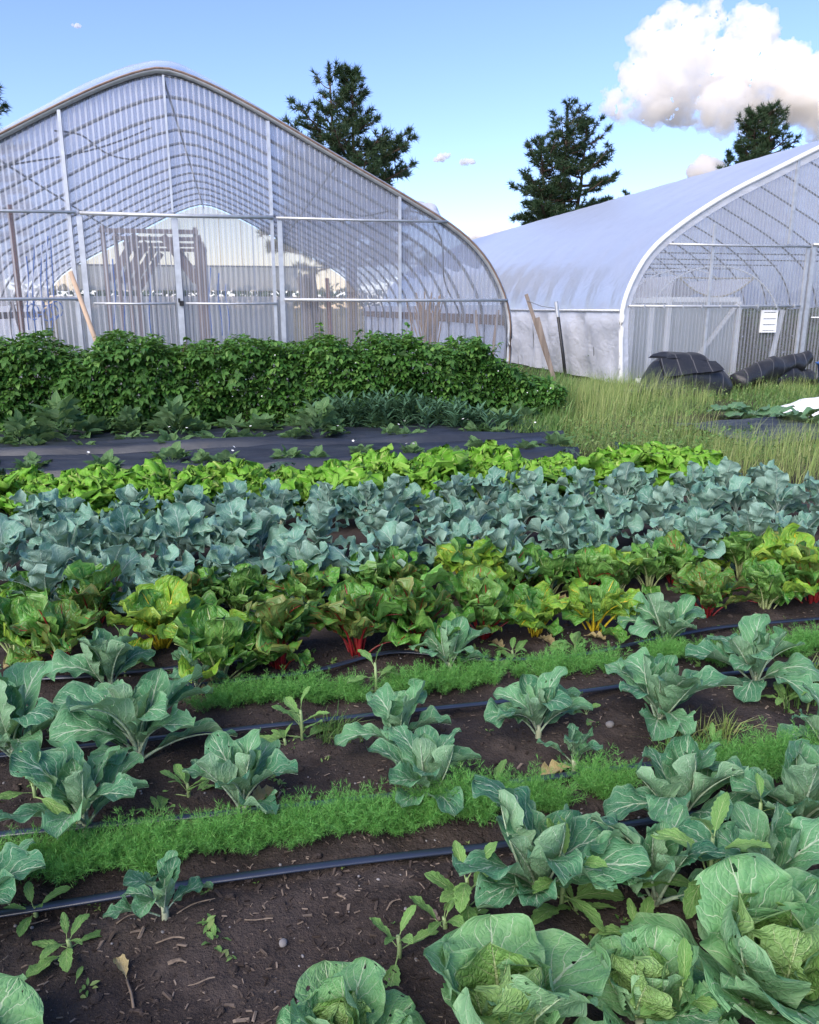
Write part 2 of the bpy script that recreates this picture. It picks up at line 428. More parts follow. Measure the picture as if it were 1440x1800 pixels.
def tarp_mat():
    k = NT('folded_weed_fabric')
    co = k.coord('Object')
    nz = k.noise(co, 3.0, 4)
    wv = k.n('TexWave', wave_type='BANDS', bands_direction='X'); k.val(wv.inputs[0], co)
    wv.inputs['Scale'].default_value = 1.05; wv.inputs['Distortion'].default_value = 1.2; wv.inputs['Detail'].default_value = 1
    line = k.rng(wv.outputs[0], 0.992, 0.998)
    c = k.mix(nz, (0.011, 0.012, 0.014), (0.026, 0.027, 0.031))
    c = k.mix(k.math('MULTIPLY', line, 0.5), c, (0.22, 0.21, 0.2))
    return k.done(k.princ(c, 0.45, 0.5, normal=k.bump(k.noise(co, 7, 5, 0.6), 0.5, 0.03)))
M['tarp'] = tarp_mat()

def film_mat(name, clear, col, wr=(1, 1, 1), wscale=2.0, wb=0.3, gl=0.12, rough=0.18, tint=(1, 1, 1), diffuse=0.5, gmax=0.45):
    """greenhouse polythene: part clear, part milky, glossy, wrinkled"""
    k = NT(name)
    co = k.mapping(k.coord('Object'), wr)
    nz = k.noise(co, wscale, 4, 0.55, 0.4)
    nb = k.bump(nz, wb, 0.08)
    tp = k.n('BsdfTransparent'); k.val(tp.inputs[0], tint)
    tl = k.n('BsdfTranslucent'); k.val(tl.inputs[0], col); k.val(tl.inputs['Normal'], nb)
    df = k.n('BsdfDiffuse'); k.val(df.inputs[0], col); k.val(df.inputs['Normal'], nb)
    milky = k.mixs(diffuse, tl.outputs[0], df.outputs[0])
    body = k.mixs(k.math('ADD', clear, k.math('MULTIPLY', k.math('SUBTRACT', nz, 0.5), -0.25), clamp=True), milky, tp.outputs[0])
    g = k.n('BsdfGlossy'); k.val(g.inputs['Roughness'], rough); k.val(g.inputs['Normal'], nb); k.val(g.inputs[0], (0.95, 0.95, 0.95))
    lw = k.n('LayerWeight'); lw.inputs[0].default_value = 0.35; k.val(lw.inputs['Normal'], nb)
    return k.done(k.mixs(k.rng(lw.outputs['Fresnel'], 0.0, 1.0, gl, gmax), body, g.outputs[0]))
M['film_l'] = film_mat('clear_polythene_film', 0.60, (0.88, 0.90, 0.95), (0.35, 1, 1), 1.6, 0.2, 0.05, diffuse=0.35)
M['lining'] = film_mat('inner_roof_lining', 0.66, (0.62, 0.65, 0.80), (1, 1, 1), 2, 0.2, 0.03, tint=(0.84, 0.87, 0.97), diffuse=0.3)
M['film_r'] = film_mat('white_polythene_film', 0.05, (0.82, 0.85, 0.92), (1.0, 1.0, 1.0), 2.2, 0.45, 0.15, 0.30, gmax=0.5)
M['film_s'] = film_mat('loose_side_film', 0.05, (0.88, 0.90, 0.95), (1, 1, 1.4), 2.0, 0.7, 0.05, 0.25, diffuse=0.62, gmax=0.15)
def poly_mat(name, lo, hi, col=(0.8, 0.83, 0.88), tint=(0.97, 0.98, 1.0)):
    """corrugated clear sheet: its flanks, seen aslant, look milky"""
    k = NT(name)
    lw = k.n('LayerWeight'); lw.inputs[0].default_value = 0.5
    st = k.noise(k.mapping(k.coord('Object'), (9, 9, 0.15)), 2.0, 3)
    op = k.math('ADD', k.rng(lw.outputs['Facing'], 0.02, 0.24, lo, hi), k.math('MULTIPLY', k.math('SUBTRACT', st, 0.5), 0.22), clamp=True)
    tp = k.n('BsdfTransparent'); k.val(tp.inputs[0], tint)
    tl = k.n('BsdfTranslucent'); k.val(tl.inputs[0], col)
    df = k.n('BsdfDiffuse'); k.val(df.inputs[0], col)
    body = k.mixs(op, tp.outputs[0], k.mixs(0.5, tl.outputs[0], df.outputs[0]))
    g = k.n('BsdfGlossy'); k.val(g.inputs['Roughness'], 0.12)
    fr = k.n('Fresnel'); fr.inputs[0].default_value = 1.35
    return k.done(k.mixs(fr.outputs[0], body, g.outputs[0]))
M['poly'] = poly_mat('corrugated_clear_sheet', 0.17, 0.55, (0.86, 0.90, 0.98))
M['poly_r'] = poly_mat('corrugated_milky_sheet', 0.14, 0.5, (0.86, 0.88, 0.90))
M['poly_far'] = poly_mat('corrugated_clear_sheet_warm_glow', 0.25, 0.55, (0.97, 0.78, 0.50), (1.0, 0.80, 0.58))  # warm glow of the low sky behind, put into the sheet's colour and tint
M['panel'] = poly_mat('milky_panel', 0.55, 0.75, (0.78, 0.83, 0.84))

def cloud_mat(name='cloud_vapour', s1=0.020, s2=0.075, lo=0.43, hi=0.62, dmax=0.12):
    k = NT(name)
    co = k.coord('Object')
    nz = k.math('ADD', k.math('MULTIPLY', k.noise(co, s1, 6, 0.6, 0.3), 0.6), k.math('MULTIPLY', k.noise(co, s2, 6, 0.65, 0.2), 0.4))
    dens = k.rng(nz, lo, hi, 0.0, dmax)
    v = k.n('VolumePrincipled')
    k.val(v.inputs['Color'], (1.0, 0.988, 0.966)); k.val(v.inputs['Density'], dens); k.val(v.inputs['Anisotropy'], 0.2)
    k.t.links.new(v.outputs[0], k.out.inputs['Volume'])
    return k.m
M['cloud'] = cloud_mat()
M['cloudlet'] = cloud_mat('small_cloud_vapour', .05, .16, .30, .52, .22)

# ------------------------------------------------------------------ ground
def structure(name, mesh, **kw):
    return tag(add(name, mesh, **kw), kind='structure')
gx = np.array([-900, -300, -100, -40, -20, 0, 20, 40, 100, 300, 900.0]); gy = np.array([-60, -10, 0, 5, 10, 20, 40, 80, 200, 600, 1500.0])
GX, GY = np.meshgrid(gx, gy, indexing='ij')
structure('ground', MB().grid(np.stack([GX, GY, np.full_like(GX, -0.07)], -1)[:, ::1]).build('ground', M['field']))
def soil_z(u, v):
    z = 0.035 * (fbm(u * 1.3, v * 1.3, 3, 3) - 0.5) + 0.05 * (fbm(u * 7, v * 7, 4, 5) - 0.5) + 0.02 * (fbm(u * 34, v * 34, 3, 8) - 0.5)
    # a shallow furrow along each drip line
    for vv in (1.88, 2.18, 2.68, 3.10): z = z - 0.018 * np.exp(-((v - vv) / 0.05) ** 2)
    return z
us = np.arange(-4.4, 6.2, 0.034)
vs = [0.45]
while vs[-1] < 7.35: vs.append(vs[-1] + 0.02 + 0.006 * max(0, vs[-1] - 1.5) ** 1.3)
vs = np.array(vs)
U, V = np.meshgrid(us, vs, indexing='ij')
Z = soil_z(U, V)
edge = np.minimum.reduce([U - us[0], us[-1] - U, V - vs[0], vs[-1] - V])
Z -= 0.12 * np.clip(1 - edge / 0.25, 0, 1)
structure('garden_soil', MB().grid(np.stack([U, V, Z], -1)).build('garden_soil', M['soil'], True), rot=(0, 0, ROT))

def fabric_strip(u0, u1, v0, v1, z0, seed):
    uu = np.linspace(u0, u1, int((u1 - u0) / 0.06)); vv = np.linspace(v0, v1, int((v1 - v0) / 0.035))
    A, B = np.meshgrid(uu, vv, indexing='ij')
    B2 = B + 0.09 * (fbm(A * 0.6, A * 0 + seed, 3, seed) - 0.5)
    z = z0 + 0.10 * fbm(A * 0.9, B * 3.6, 3, seed) + 0.10 * np.abs(fbm(A * 0.9, B * 9, 3, seed + 4) - 0.5)
    t = (B - v0) / (v1 - v0)
    z += 0.05 * np.exp(-((t - 0.06) / 0.035) ** 2) * (0.5 + fbm(A * 1.1, A * 0, 3, seed + 9)) + 0.04 * np.exp(-((t - 0.55) / 0.03) ** 2) * fbm(A * 0.8, A * 0 + 5, 3, seed + 2)
    z -= 0.06 * np.clip(1 - np.minimum(t, 1 - t) / 0.03, 0, 1)
    m = MB().grid(np.stack([A, B2, z], -1)).build('ground_fabric', M['fabric'], True)
    return structure('ground_fabric', m, rot=(0, 0, ROT))
fabric_strip(-4.6, 3.35, 7.45, 8.6, 0.0, 21)
fabric_strip(-4.8, 3.65, 8.5, 10.15, 0.02, 33)
fabric_strip(5.5, 8.6, 8.0, 9.5, -0.02, 45)

# ------------------------------------------------------------------ greenhouses
LP = [(0.05, 0), (0, 1.0), (.03, 1.4), (.17, 1.81), (.47, 2.29), (.94, 2.69), (1.84, 3.17), (2.69, 3.6), (3.74, 4.15), (4.4, 4.46), (4.84, 4.62), (5.14, 4.685)]
RP = [(0.1, 0), (0.02, 1.0), (0, 1.42), (.14, 1.94), (.5, 2.58), (1.19, 3.12), (2.1, 3.67), (3.05, 4.11), (4.0, 4.56), (4.7, 4.86), (5.15, 4.95)]
def full_profile(half, n=90):
    p = np.array(half, float)
    W = p[-1, 0]
    q = np.concatenate([p, np.array([(2 * W - a, b) for a, b in half[::-1][1:]])])
    for _ in range(3):                       # Chaikin rounding
        a = 0.75 * q[:-1] + 0.25 * q[1:]; b = 0.25 * q[:-1] + 0.75 * q[1:]
        r = np.empty((len(a) * 2, 2)); r[0::2] = a; r[1::2] = b
        q = np.concatenate([q[:1], r, q[-1:]])
    s = np.concatenate([[0], np.cumsum(np.linalg.norm(np.diff(q, axis=0), axis=1))])
    t = np.linspace(0, s[-1], n)
    return np.stack([np.interp(t, s, q[:, 0]), np.interp(t, s, q[:, 1])], -1), t
def top_at(prof, x):
    W2 = prof[:, 0].max()
    e = np.minimum(x, W2 - x)
    half = prof[: len(prof) // 2 + 1]
    i0 = int(np.argmin(half[:, 0]))
    return np.interp(e, half[i0:, 0], half[i0:, 1])

class House:
    def __init__(s, u0, v0, half, L, step):
        s.u0, s.v0, s.L, s.step = u0, v0, L, step
        s.prof, s.t = full_profile(half)
        s.W = 2 * half[-1][0]
        s.root = None
    def start(s, label):
        s.root = empty('greenhouse', farm(s.u0, s.v0), ROT, label, 'greenhouse')
    def part(s, name, mb, mat, smooth=False, kind=None, loc=(0, 0, 0), parent=None):
        o = add(name, mb.build(name, mat, smooth) if isinstance(mb, MB) else mb, parent or s.root, loc)
        if kind: o['kind'] = kind
        return o
    def ribs(s, mat, r=0.027):
        mb = MB(); P = np.stack([s.prof[:, 0], np.zeros(len(s.prof)), s.prof[:, 1] - 0.03], -1)
        P[:, 0] = s.W / 2 + (P[:, 0] - s.W / 2) * (1 - 0.06 / s.W)
        me = mb.tube(P[::2], r, 6).build('rib', mat, True)
        k = 0.04
        while k < s.L + 0.1:
            s.part('rib', me, mat, loc=(0, k, 0)); k += s.step
    def normals(s):
        T = np.gradient(s.prof, axis=0); T /= np.linalg.norm(T, axis=1, keepdims=True)
        return np.stack([-T[:, 1], T[:, 0]], -1)
    def sheet(s, name, mat, i0, i1, off, ny, fn=None, y0=-0.06):
        Nn = s.normals(); idx = np.arange(i0, i1 + 1)
        ys = np.linspace(y0, s.L + 0.1, ny)
        I, Y = np.meshgrid(idx, ys, indexing='ij')
        d = np.full(I.shape, off, float)
        if fn is not None: d = d + fn(s.t[I], s.prof[I, 1], Y)
        X = s.prof[I, 0] + Nn[I, 0] * d; Zz = s.prof[I, 1] + Nn[I, 1] * d
        return s.part(name, MB().grid(np.stack([X, Y, Zz], -1)), mat, True)
    def end_wall(s, y, mat, z0=0.02, pitch=0.0762, name='wall_panel', x0=0.07, x1=None, amp=0.0085, sheetw=0.686, gaps=()):
        x1 = s.W - 0.07 if x1 is None else x1
        x = x0
        while x < x1 - 0.02:
            xe = min(x + sheetw, x1)
            xs = np.linspace(x, xe + 0.02, max(4, int((xe - x) / pitch * 8)))
            zt = top_at(s.prof, xs) - 0.05
            yo = y + amp * np.sin(xs * 2 * PI / pitch) + random.uniform(-0.002, 0.002)
            for ga, gb in ([(z0, 99)] if not gaps else gaps):
                rows = [np.stack([xs, yo + 0.004 * np.sin(3 * xs + 9 * f), ga + (np.minimum(zt, gb) - ga) * f], -1) for f in (0, 0.33, 0.66, 1)]
                s.part(name, MB().grid(np.array(rows)), mat, True)
            x = xe

# --- the near one on the left
A = House(-5.94, 12.61, LP, 15.1, 1.22)
A.start('large clear arched greenhouse with its full gable of corrugated sheets behind the raspberry hedge')
A.ribs(M['dullsteel'])
n = len(A.prof)
iz = int(np.argmax(A.prof[:, 1] > 1.40))
A.sheet('roof_film', M['film_l'], iz, n - 1 - iz, 0.03, 60, lambda t, z, y: 0.02 * np.sin(PI * y / 1.22) ** 2 + 0.03 * (fbm(t * 0.8, y * 1.5, 3, 3) - 0.5))
for a, b in ((0, iz), (n - 1 - iz, n - 1)):
    A.sheet('side_film', M['film_s'], a, b, 0.015, 70, lambda t, z, y: 0.05 * (fbm(t * 2, y * 2.5, 3, 6) - 0.5))
# inner lining with a scalloped lower edge over every bay
ny = int(A.L / 1.22) * 10 + 1
Yl = np.linspace(0.05, 1.22 * int(A.L / 1.22), ny)
tl0 = np.interp(2.22, A.prof[:n // 2, 1], A.t[:n // 2])
sc_ = -0.16 * np.abs(np.sin(PI * Yl / 1.22)) + 0.16
ts = np.linspace(0, 1, 60)
rows = []
for y_, e_ in zip(Yl, sc_):
    tt = (tl0 - 0.12 + e_) + ts * (A.t[-1] - 2 * (tl0 - 0.12 + e_))
    X = np.interp(tt, A.t, A.prof[:, 0]); Zz = np.interp(tt, A.t, A.prof[:, 1])
    cx = A.W / 2
    rows.append(np.stack([cx + (X - cx) * 0.9985, np.full_like(X, y_), Zz - 0.005], -1))
A.part('roof_lining', MB().grid(np.array(rows)), M['lining'], True)
A.end_wall(0.0, M['poly'])
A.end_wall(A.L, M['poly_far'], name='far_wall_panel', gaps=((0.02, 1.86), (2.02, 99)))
U0 = A.u0
for u_, za, zb, w_ in ((-2.2, 0, 4.10, .045), (-2.07, 0, 2.74, .075), (-.78, 0, 2.74, .085), (-.8, 2.82, 4.60, .03), (.60, 0, 4.08, .045), (.71, 0, 2.74, .07), (2.52, 0, 3.12, .04), (-4.1, 0, 3.1, .04)):
    A.part('post', MB().box((u_ - U0, -0.045, (za + zb) / 2), (w_, 0.05, zb - za)), M['galv'])
def rail(h, ua, ub, z, r=0.022, y=-0.095, mat='galv', name='rail'):
    return h.part(name, MB().tube([(ua - h.u0, y, z), ((ua + ub) / 2 - h.u0, y, z - 0.008), (ub - h.u0, y, z)], r, 8), M[mat], True)
rail(A, -4.7, -2.1, 2.79); rail(A, -2.05, .62, 2.78, .028); rail(A, .66, 3.25, 2.775, .02)
rail(A, -5.85, -2.15, 1.62); rail(A, .74, 4.26, 1.615, .024); rail(A, -1.98, -.84, 1.56, .016); rail(A, -.7, .64, 1.56, .016)
A.part('door_latch', MB().box((-.76 - U0, -0.09, 1.56), (.06, .04, .07)).box((-.79 - U0, -0.11, 1.60), (.03, .03, .06)), M['black'])
# front hoop, its channel and the loose end of the roof film
P = np.stack([A.prof[:, 0], np.full(n, -0.05), A.prof[:, 1]], -1)
A.part('front_hoop', MB().tube(P, 0.042, 8), M['galv'], True)
P2 = P.copy(); P2[:, 1] -= 0.035; P2[:, 2] += 0.012
A.part('film_channel', MB().tube(P2[iz - 6:n - iz + 6], 0.016, 6), M['timber_d'], True)
fl = []
k0, k1 = int(n * 0.30), int(n * 0.60)
Nn = A.normals()
for j, f in enumerate(np.linspace(0, 1, 9)):
    idx = np.linspace(k0, k1, 70)
    X = np.interp(idx, np.arange(n), A.prof[:, 0]); Zz = np.interp(idx, np.arange(n), A.prof[:, 1])
    s_ = np.linspace(0, 1, 70)
    lift = 0.17 * np.sin(PI * s_) * (0.35 + 0.65 * np.sin(PI * f * 0.85)) * (0.6 + 0.8 * fbm(s_ * 7, s_ * 0 + f * 2.0, 3, 4))
    fl.append(np.stack([X, np.full_like(X, -0.10 + f * 0.75), Zz + 0.035 + lift], -1))
A.part('loose_film', MB().grid(np.array(fl)), M['film_l'], True)
fl = []
for f in np.linspace(0, 1, 7):
    s_ = np.linspace(0, 1, 12); tt = np.interp(s_, [0, 1], [A.t[-1] - 3.75, A.t[-1] - 3.2])
    X = np.interp(tt, A.t, A.prof[:, 0]); Zz = np.interp(tt, A.t, A.prof[:, 1])
    b = np.sin(PI * s_) * (f > 0) * (0.02 + 0.10 * vnoise(s_ * 5, s_ * 0 + f * 6, 12))
    fl.append(np.stack([X + b * 0.8, np.full_like(X, -0.05 + f * 0.4), Zz + 0.04 + b], -1))
A.part('torn_film_edge', MB().grid(np.array(fl)), M['film_s'], True)
for tq in (A.t[-1] / 2, A.t[-1] * .33, A.t[-1] * .67):
    x_ = np.interp(tq, A.t, A.prof[:, 0]); z_ = np.interp(tq, A.t, A.prof[:, 1])
    A.part('purlin', MB().tube([(x_, 0.05, z_ - .10), (x_, A.L, z_ - .10)], 0.017, 6), M['dullsteel'], True)
for x_ in (0.05, A.W - 0.05):
    A.part('hip_board', MB().beam((x_, 0.12, 1.30), (x_, A.L - 0.05, 1.30), 0.045, 0.17), M['timber_d'])
for a, b in (((1.7, .15, 3.0), (4.7, 2.6, 4.4)), ((8.9, .25, 2.9), (8.0, 3.7, 3.3)), ((9.1, 0.4, 2.75), (9.85, 1.6, 1.3)), ((3.6, 0.3, 3.9), (4.3, 4.5, 4.2))):
    a = np.array(a); b = np.array(b)
    pts = [a + (b - a) * f + np.array([0.05 * math.sin(9 * f), 0, 0.06 * math.sin(7 * f)]) for f in np.linspace(0, 1, 14)]
    A.part('brace_wire', MB().tube(pts, 0.014, 5), M['black'], True)
# plain milky doors filling the lower part of the far gable, a bright slot left between them and the header
A.part('far_door', MB().box((A.W / 2 - 1.0, A.L - 0.12, 0.93), (7.4, 0.04, 1.84)), M['panel'])
A.part('far_transom', MB().box((A.W / 2 - 0.6, A.L - 0.12, 2.40), (7.0, 0.04, 0.72)), M['panel'])
A.part('far_rail', MB().box((A.W / 2, A.L - 0.16, 2.79), (8.6, 0.05, 0.05)), M['dullsteel'])

def plane_pt(px, py, v):
    d = ray(px, py); o = np.array([0, 0, H]); t = (v - o @ RV) / (d @ RV)
    return o + t * d
def plane_u(px, py, v): return float(plane_pt(px, py, v) @ RU)

# timber crop frames standing in it, one behind the other
uA, uB = plane_u(187, 480, 15.0), plane_u(345, 440, 15.0)
tl_ = ['nearest', 'second', 'third', 'fourth']
for i in range(4):
    v_ = 15.0 + 1.55 * i
    r_ = empty('crop_frame', farm((uA + uB) / 2, v_), ROT, ('brown timber crop frame with knee braces inside the left greenhouse, %s of four' % ('the foremost', 'the second', 'the third', 'the rearmost')[i]), 'trellis', 'timber crop frames in the greenhouse')
    w = (uB - uA) / 2
    for sx in (-1, 1):
        add('post', MB().box((sx * w, 0, 1.42), (.07, .07, 2.84)).build('post', M['frame_timber']), r_)
        add('knee_brace', MB().beam((sx * (w - .04), 0.07, 1.95), (sx * (w - .55), 0.07, 2.70), .04, .13).build('knee_brace', M['frame_timber']), r_)
    add('top_beam', MB().box((0, -0.06, 2.76), (2 * w + .1, .05, .07)).build('top_beam', M['frame_timber']), r_)
    for k in range(3):
        x_ = -w + (k + 1) * 2 * w / 4
        add('crop_string', MB().tube([(x_, 0, 0.1), (x_ + .02, .02, 1.3), (x_, 0, 2.7)], .012, 4).build('crop_string', M['dullsteel']), r_)
# blue twine hanging inside near the left door jamb
for i, (px, y0, y1) in enumerate(((46, 450, 580), (58, 400, 585), (72, 430, 590), (84, 415, 592), (92, 400, 590), (200, 455, 590), (216, 470, 590), (262, 480, 592), (368, 470, 590), (384, 480, 590), (398, 500, 590))):
    v_ = 13.6 + 0.25 * (i % 3)
    a, b = plane_pt(px, y0, v_), plane_pt(px + random.uniform(0, 9), y1, v_)
    pts = [a + (b - a) * f + RU * 0.02 * math.sin(6 * f + i) for f in np.linspace(0, 1, 9)]
    mb = MB().tube(np.array(pts) - a, .010, 5)
    if i < 5:
        q = np.array([[0.09 * math.cos(f) + .05, 0.05, 0.12 * math.sin(f)] for f in np.linspace(0, 6, 14)]) + (b - a) * 0.75
        mb.tube(q, .01, 4)
    o = add('blue_twine', mb.build('blue_twine', M['bluestring'], True), None, a)
    tag(o, ('first', 'second', 'third', 'fourth', 'fifth', 'sixth')[(i if i < 5 else i - 5)] + ' blue twine from the left hanging ' + ('by the left door jamb' if i < 5 else 'among the timber frames in the left greenhouse'), 'twine', 'blue twine in the greenhouse by the jamb' if i < 5 else 'blue twine among the timber frames')
# boards and rods leaning just inside the gable
def pole(name, pa, pb, va, vb, r, mat, label, cat, square=False, group=None, extra=0.0):
    a = plane_pt(*pa, va); b = plane_pt(*pb, vb)
    d = (b - a) / np.linalg.norm(b - a)
    b = b + d * extra
    if b[2] > -0.05: b = b + d * ((b[2] + 0.05) / max(-d[2], 0.2))
    mb = MB()
    if square: mb.beam(b - b, a - b, r * 2.4, r * 1.5, up=(0.2, 1, 0))
    else: mb.tube([b - b, (a - b) * .5 + RU * 0.01, a - b], [r, r * .97, r * .9], 8)
    o = add(name, mb.build(name, M[mat], not square), None, b)
    return tag(o, label, cat, group)
pole('wooden_board', (531, 487), (552, 625), 12.72, 12.70, .06, 'timber', 'shorter grey brown board leaning behind the clear gable, cracked', 'board', True)
pole('wooden_board', (544, 481), (562, 625), 12.80, 12.74, .065, 'timber', 'taller grey brown board leaning behind the clear gable', 'board', True)
pole('rusty_rod', (575, 489), (582, 612), 12.75, 12.70, .035, 'rust', 'thin rusty orange rod right of the two leaning boards', 'rod')
pole('rusty_rod', (17, 360), (33, 530), 12.75, 12.72, .045, 'rust', 'tall rusty red post at the far left of the clear greenhouse gable', 'post')
pole('garden_stake', (20, 530), (42, 600), 12.9, 12.85, .03, 'timber', 'thin grey stake leaning under the low rail at far left', 'stake')
pole('garden_stake', (124, 478), (172, 612), 11.75, 11.45, .034, 'timber_l', 'pale round stake leaning out of the raspberry hedge', 'stake')
pole('garden_stake', (835, 545), (842, 600), 12.9, 12.9, .03, 'timber_l', 'short pale stake left of the greenhouse corner', 'stake', False)
pole('garden_stake', (876, 545), (868, 600), 12.9, 12.9, .03, 'timber_l', 'short pale stake nearest the greenhouse corner', 'stake', False)
pole('wooden_post', (925, 517), (960, 625), 12.6, 12.5, .024, 'timber', 'tall weathered post leaning left at the end of the hedge', 'post', True)
pole('wooden_post', (945, 558), (963, 625), 12.5, 12.45, .028, 'timber', 'short weathered post beside the tall leaning post', 'post', True)
tp = pole('steel_post', (978, 531), (990, 632), 12.3, 12.25, .028, 'black', 'dark steel fence post with a pale tip', 'post')
a = plane_pt(978, 531, 12.3) - np.array(tp.location)
add('post_tip', MB().tube([a * 0.86, a * 1.005], .031, 8).build('post_tip', M['galv']), tp)
a = plane_pt(926, 528, 12.58); b = plane_pt(979, 542, 12.28)
tag(add('fence_wire', MB().tube([(0, 0, 0), (b - a) / 2 - np.array([0, 0, .03]), b - a], .006, 4).build('fence_wire', M['dullsteel']), None, a), 'thin wire strung from the leaning post to the steel post', 'wire')
# bundle of canes
c = plane_pt(752, 600, 12.95); c[2] = 0
mb = MB()
for i in range(58):
    a0 = rng.normal(0, 0.07, 2); a1 = a0 * 1.2 + rng.normal(0, 0.15, 2); h_ = rng.uniform(1.25, 1.75)
    mb.tube([(a0[0], a0[1], 0), (a0[0] * 1.1, a0[1], h_ * .5), (a1[0], a1[1], h_)], .011, 5)
tag(add('cane_bundle', mb.build('cane_bundle', M['bamboo'], True), None, c), 'bundle of thin brown canes standing inside the clear gable', 'canes')
c = plane_pt(560, 596, 14.5); c[2] = 0.0

# --- the far one on the right
B = House(7.45, 15.01, RP, 27.0, 1.22)
B.start('white film covered arched greenhouse behind the black fabric heap')
B.ribs(M['dullsteel'], .022)
n = len(B.prof)
iz = int(np.argmax(B.prof[:, 1] > 1.40))
def wr(t, z, y):
    low = np.clip((2.9 - z) / 1.3, 0, 1)
    return -0.010 * np.sin(PI * (y - .04) / 1.22) ** 2 - 0.02 * low * np.sin(PI * y / 1.22) ** 2 + low * 0.035 * (fbm(y * 5, t * 0.5, 3, 8) - 0.5) + 0.03 * (fbm(t * 0.7, y * 0.8, 3, 2) - 0.5)
B.sheet('roof_film', M['film_r'], iz, n - 1 - iz, 0.045, 300, wr)
for a, b in ((0, iz), (n - 1 - iz, n - 1)):
    B.sheet('side_film', M['film_s'], a, b, 0.02, 260, lambda t, z, y: 0.26 * (fbm(t * 1.4 + 2 * fbm(y * .8, t, 2, 5), y * 1.7, 4, 6) - 0.5) * np.clip((1.42 - z) / .15, 0, 1))
B.end_wall(0.0, M['poly_r'])
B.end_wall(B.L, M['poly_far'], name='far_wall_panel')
V0, U0 = B.v0, B.u0
P = np.stack([B.prof[:, 0], np.full(n, -0.05), B.prof[:, 1]], -1)
B.part('front_hoop', MB().tube(P, 0.05, 8), M['whitepaint'], True)
q = []
for i in range(0, n):
    q.append([(P[i, 0], -0.07, P[i, 2] + .03), (P[i, 0] + .16 * B.normals()[i, 0] * -1, -0.03 + .01 * math.sin(i * 1.7), P[i, 2] - .17 * B.normals()[i, 1])])
B.part('film_edge', MB().grid(np.array(q)), M['film_s'], True)
for x_ in (-0.03, B.W + 0.03):
    B.part('hip_rail', MB().tube([(x_, 0, 1.44), (x_, B.L, 1.44)], .028, 6), M['galv'], True)
for u_, za, zb, w_ in ((9.33, 0, 3.10, .05), (11.02, 2.74, 4.36, .05), (11.47, 0, 2.70, .06), (11.60, 0, 2.76, .09), (11.8, 2.8, 4.5, .05)):
    B.part('post', MB().box((u_ - U0, -0.045, (za + zb) / 2), (w_, 0.05, zb - za)), M['galv'])
rail(B, 8.35, 11.5, 2.70, .024, -.09); rail(B, 11.55, 14.2, 2.74, .03, -.09); rail(B, 7.58, 11.4, 1.53, .024, -.09)
rail(B, 11.7, 13.9, 1.30, .016, -.09)
for k in range(9):
    B.part('rail_clip', MB().box((.45 + k * .42, -.1, 1.53), (.025, .06, .07)), M['galv'])
for x_, z_ in ((0.9, 2.75), (2.0, 3.5), (3.4, 4.1), (B.W / 2, 4.8)):
    B.part('purlin', MB().tube([(x_, 0.05, z_), (x_, B.L, z_)], 0.018, 6), M['dullsteel'], True)
for k in range(7):
    B.part('cross_tie', MB().tube([(1.0, 1.0 + 2.4 * k, 2.78), (B.W - 1.0, 1.0 + 2.4 * k, 2.78)], .018, 6), M['dullsteel'], True)
for k in range(6):
    B.part('film_batten', MB().box((.03, -.075, .12 + k * .24), (.05, .03, .09)), M['whitepaint'])
B.part('base_board', MB().box((2.2, -.06, .05), (3.6, .04, .12)), M['whitepaint'])
# louvred shutter on the gable
lv = empty('louvre_shutter', farm(10.76, V0 - 0.03, 1.0), ROT, 'small white louvred shutter fixed to the right greenhouse gable', 'shutter')
fr = MB()
for c_, d_ in (((0, 0, .02), (.36, .05, .04)), ((0, 0, .43), (.36, .05, .04)), ((-.16, 0, .225), (.04, .05, .37)), ((.16, 0, .225), (.04, .05, .37))): fr.box(c_, d_)
add('frame', fr.build('frame', M['whitepaint']), lv)
for k in range(3):
    add('slat', MB().box((0, -.015, .105 + .118 * k), (.275, .012, .112), M=Matrix.Rotation(rad(-14), 4, 'X')).build('slat', M['whitepaint']), lv)
# sliding door leaf and side frame just inside the gable
dr = empty('sliding_door', farm(9.36, V0 + .45), ROT, 'white framed sliding door with a diagonal brace inside the right gable', 'door')
def fr_(x, z, w, h): return add('frame_rail' if w > h else 'frame_stile', MB().box((x, 0, z), (w, .06, h)).build('frame', M['whitepaint']), dr)
fr_(-.0, 1.66, 2.0, .10); fr_(-1.0, .84, .11, 1.56); fr_(1.0, .84, .11, 1.56)
add('door_brace', MB().beam((-.15, -.04, .15), (.95, -.04, 1.60), .04, .12, up=(0, 1, 0)).build('door_brace', M['whitepaint']), dr)
add('door_panel', MB().box((0, .05, .82), (1.9, .012, 1.6)).build('door_panel', M['panel']), dr)
d2 = empty('side_door', farm(8.30, V0 + .38), ROT, 'narrow white framed door near the corner inside the right gable', 'door')
for x_, z_, w, h in ((0, 1.64, .92, .10), (-.41, .82, .10, 1.54), (.41, .82, .10, 1.54)):
    add('frame_rail' if w > h else 'frame_stile', MB().box((x_, 0, z_), (w, .06, h)).build('frame', M['whitepaint']), d2)
add('door_panel', MB().box((0, .05, .82), (.80, .012, 1.6)).build('door_panel', M['panel']), d2)
o = add('leaning_batten', MB().beam((0, 0, 0), (.22, 0, 1.45), .1, .03, up=(0, 1, 0)).build('leaning_batten', M['whitepaint']), None, farm(11.05, V0 + .25), (0, 0, ROT))
tag(o, 'white batten leaning beside the door post inside the right gable', 'batten')
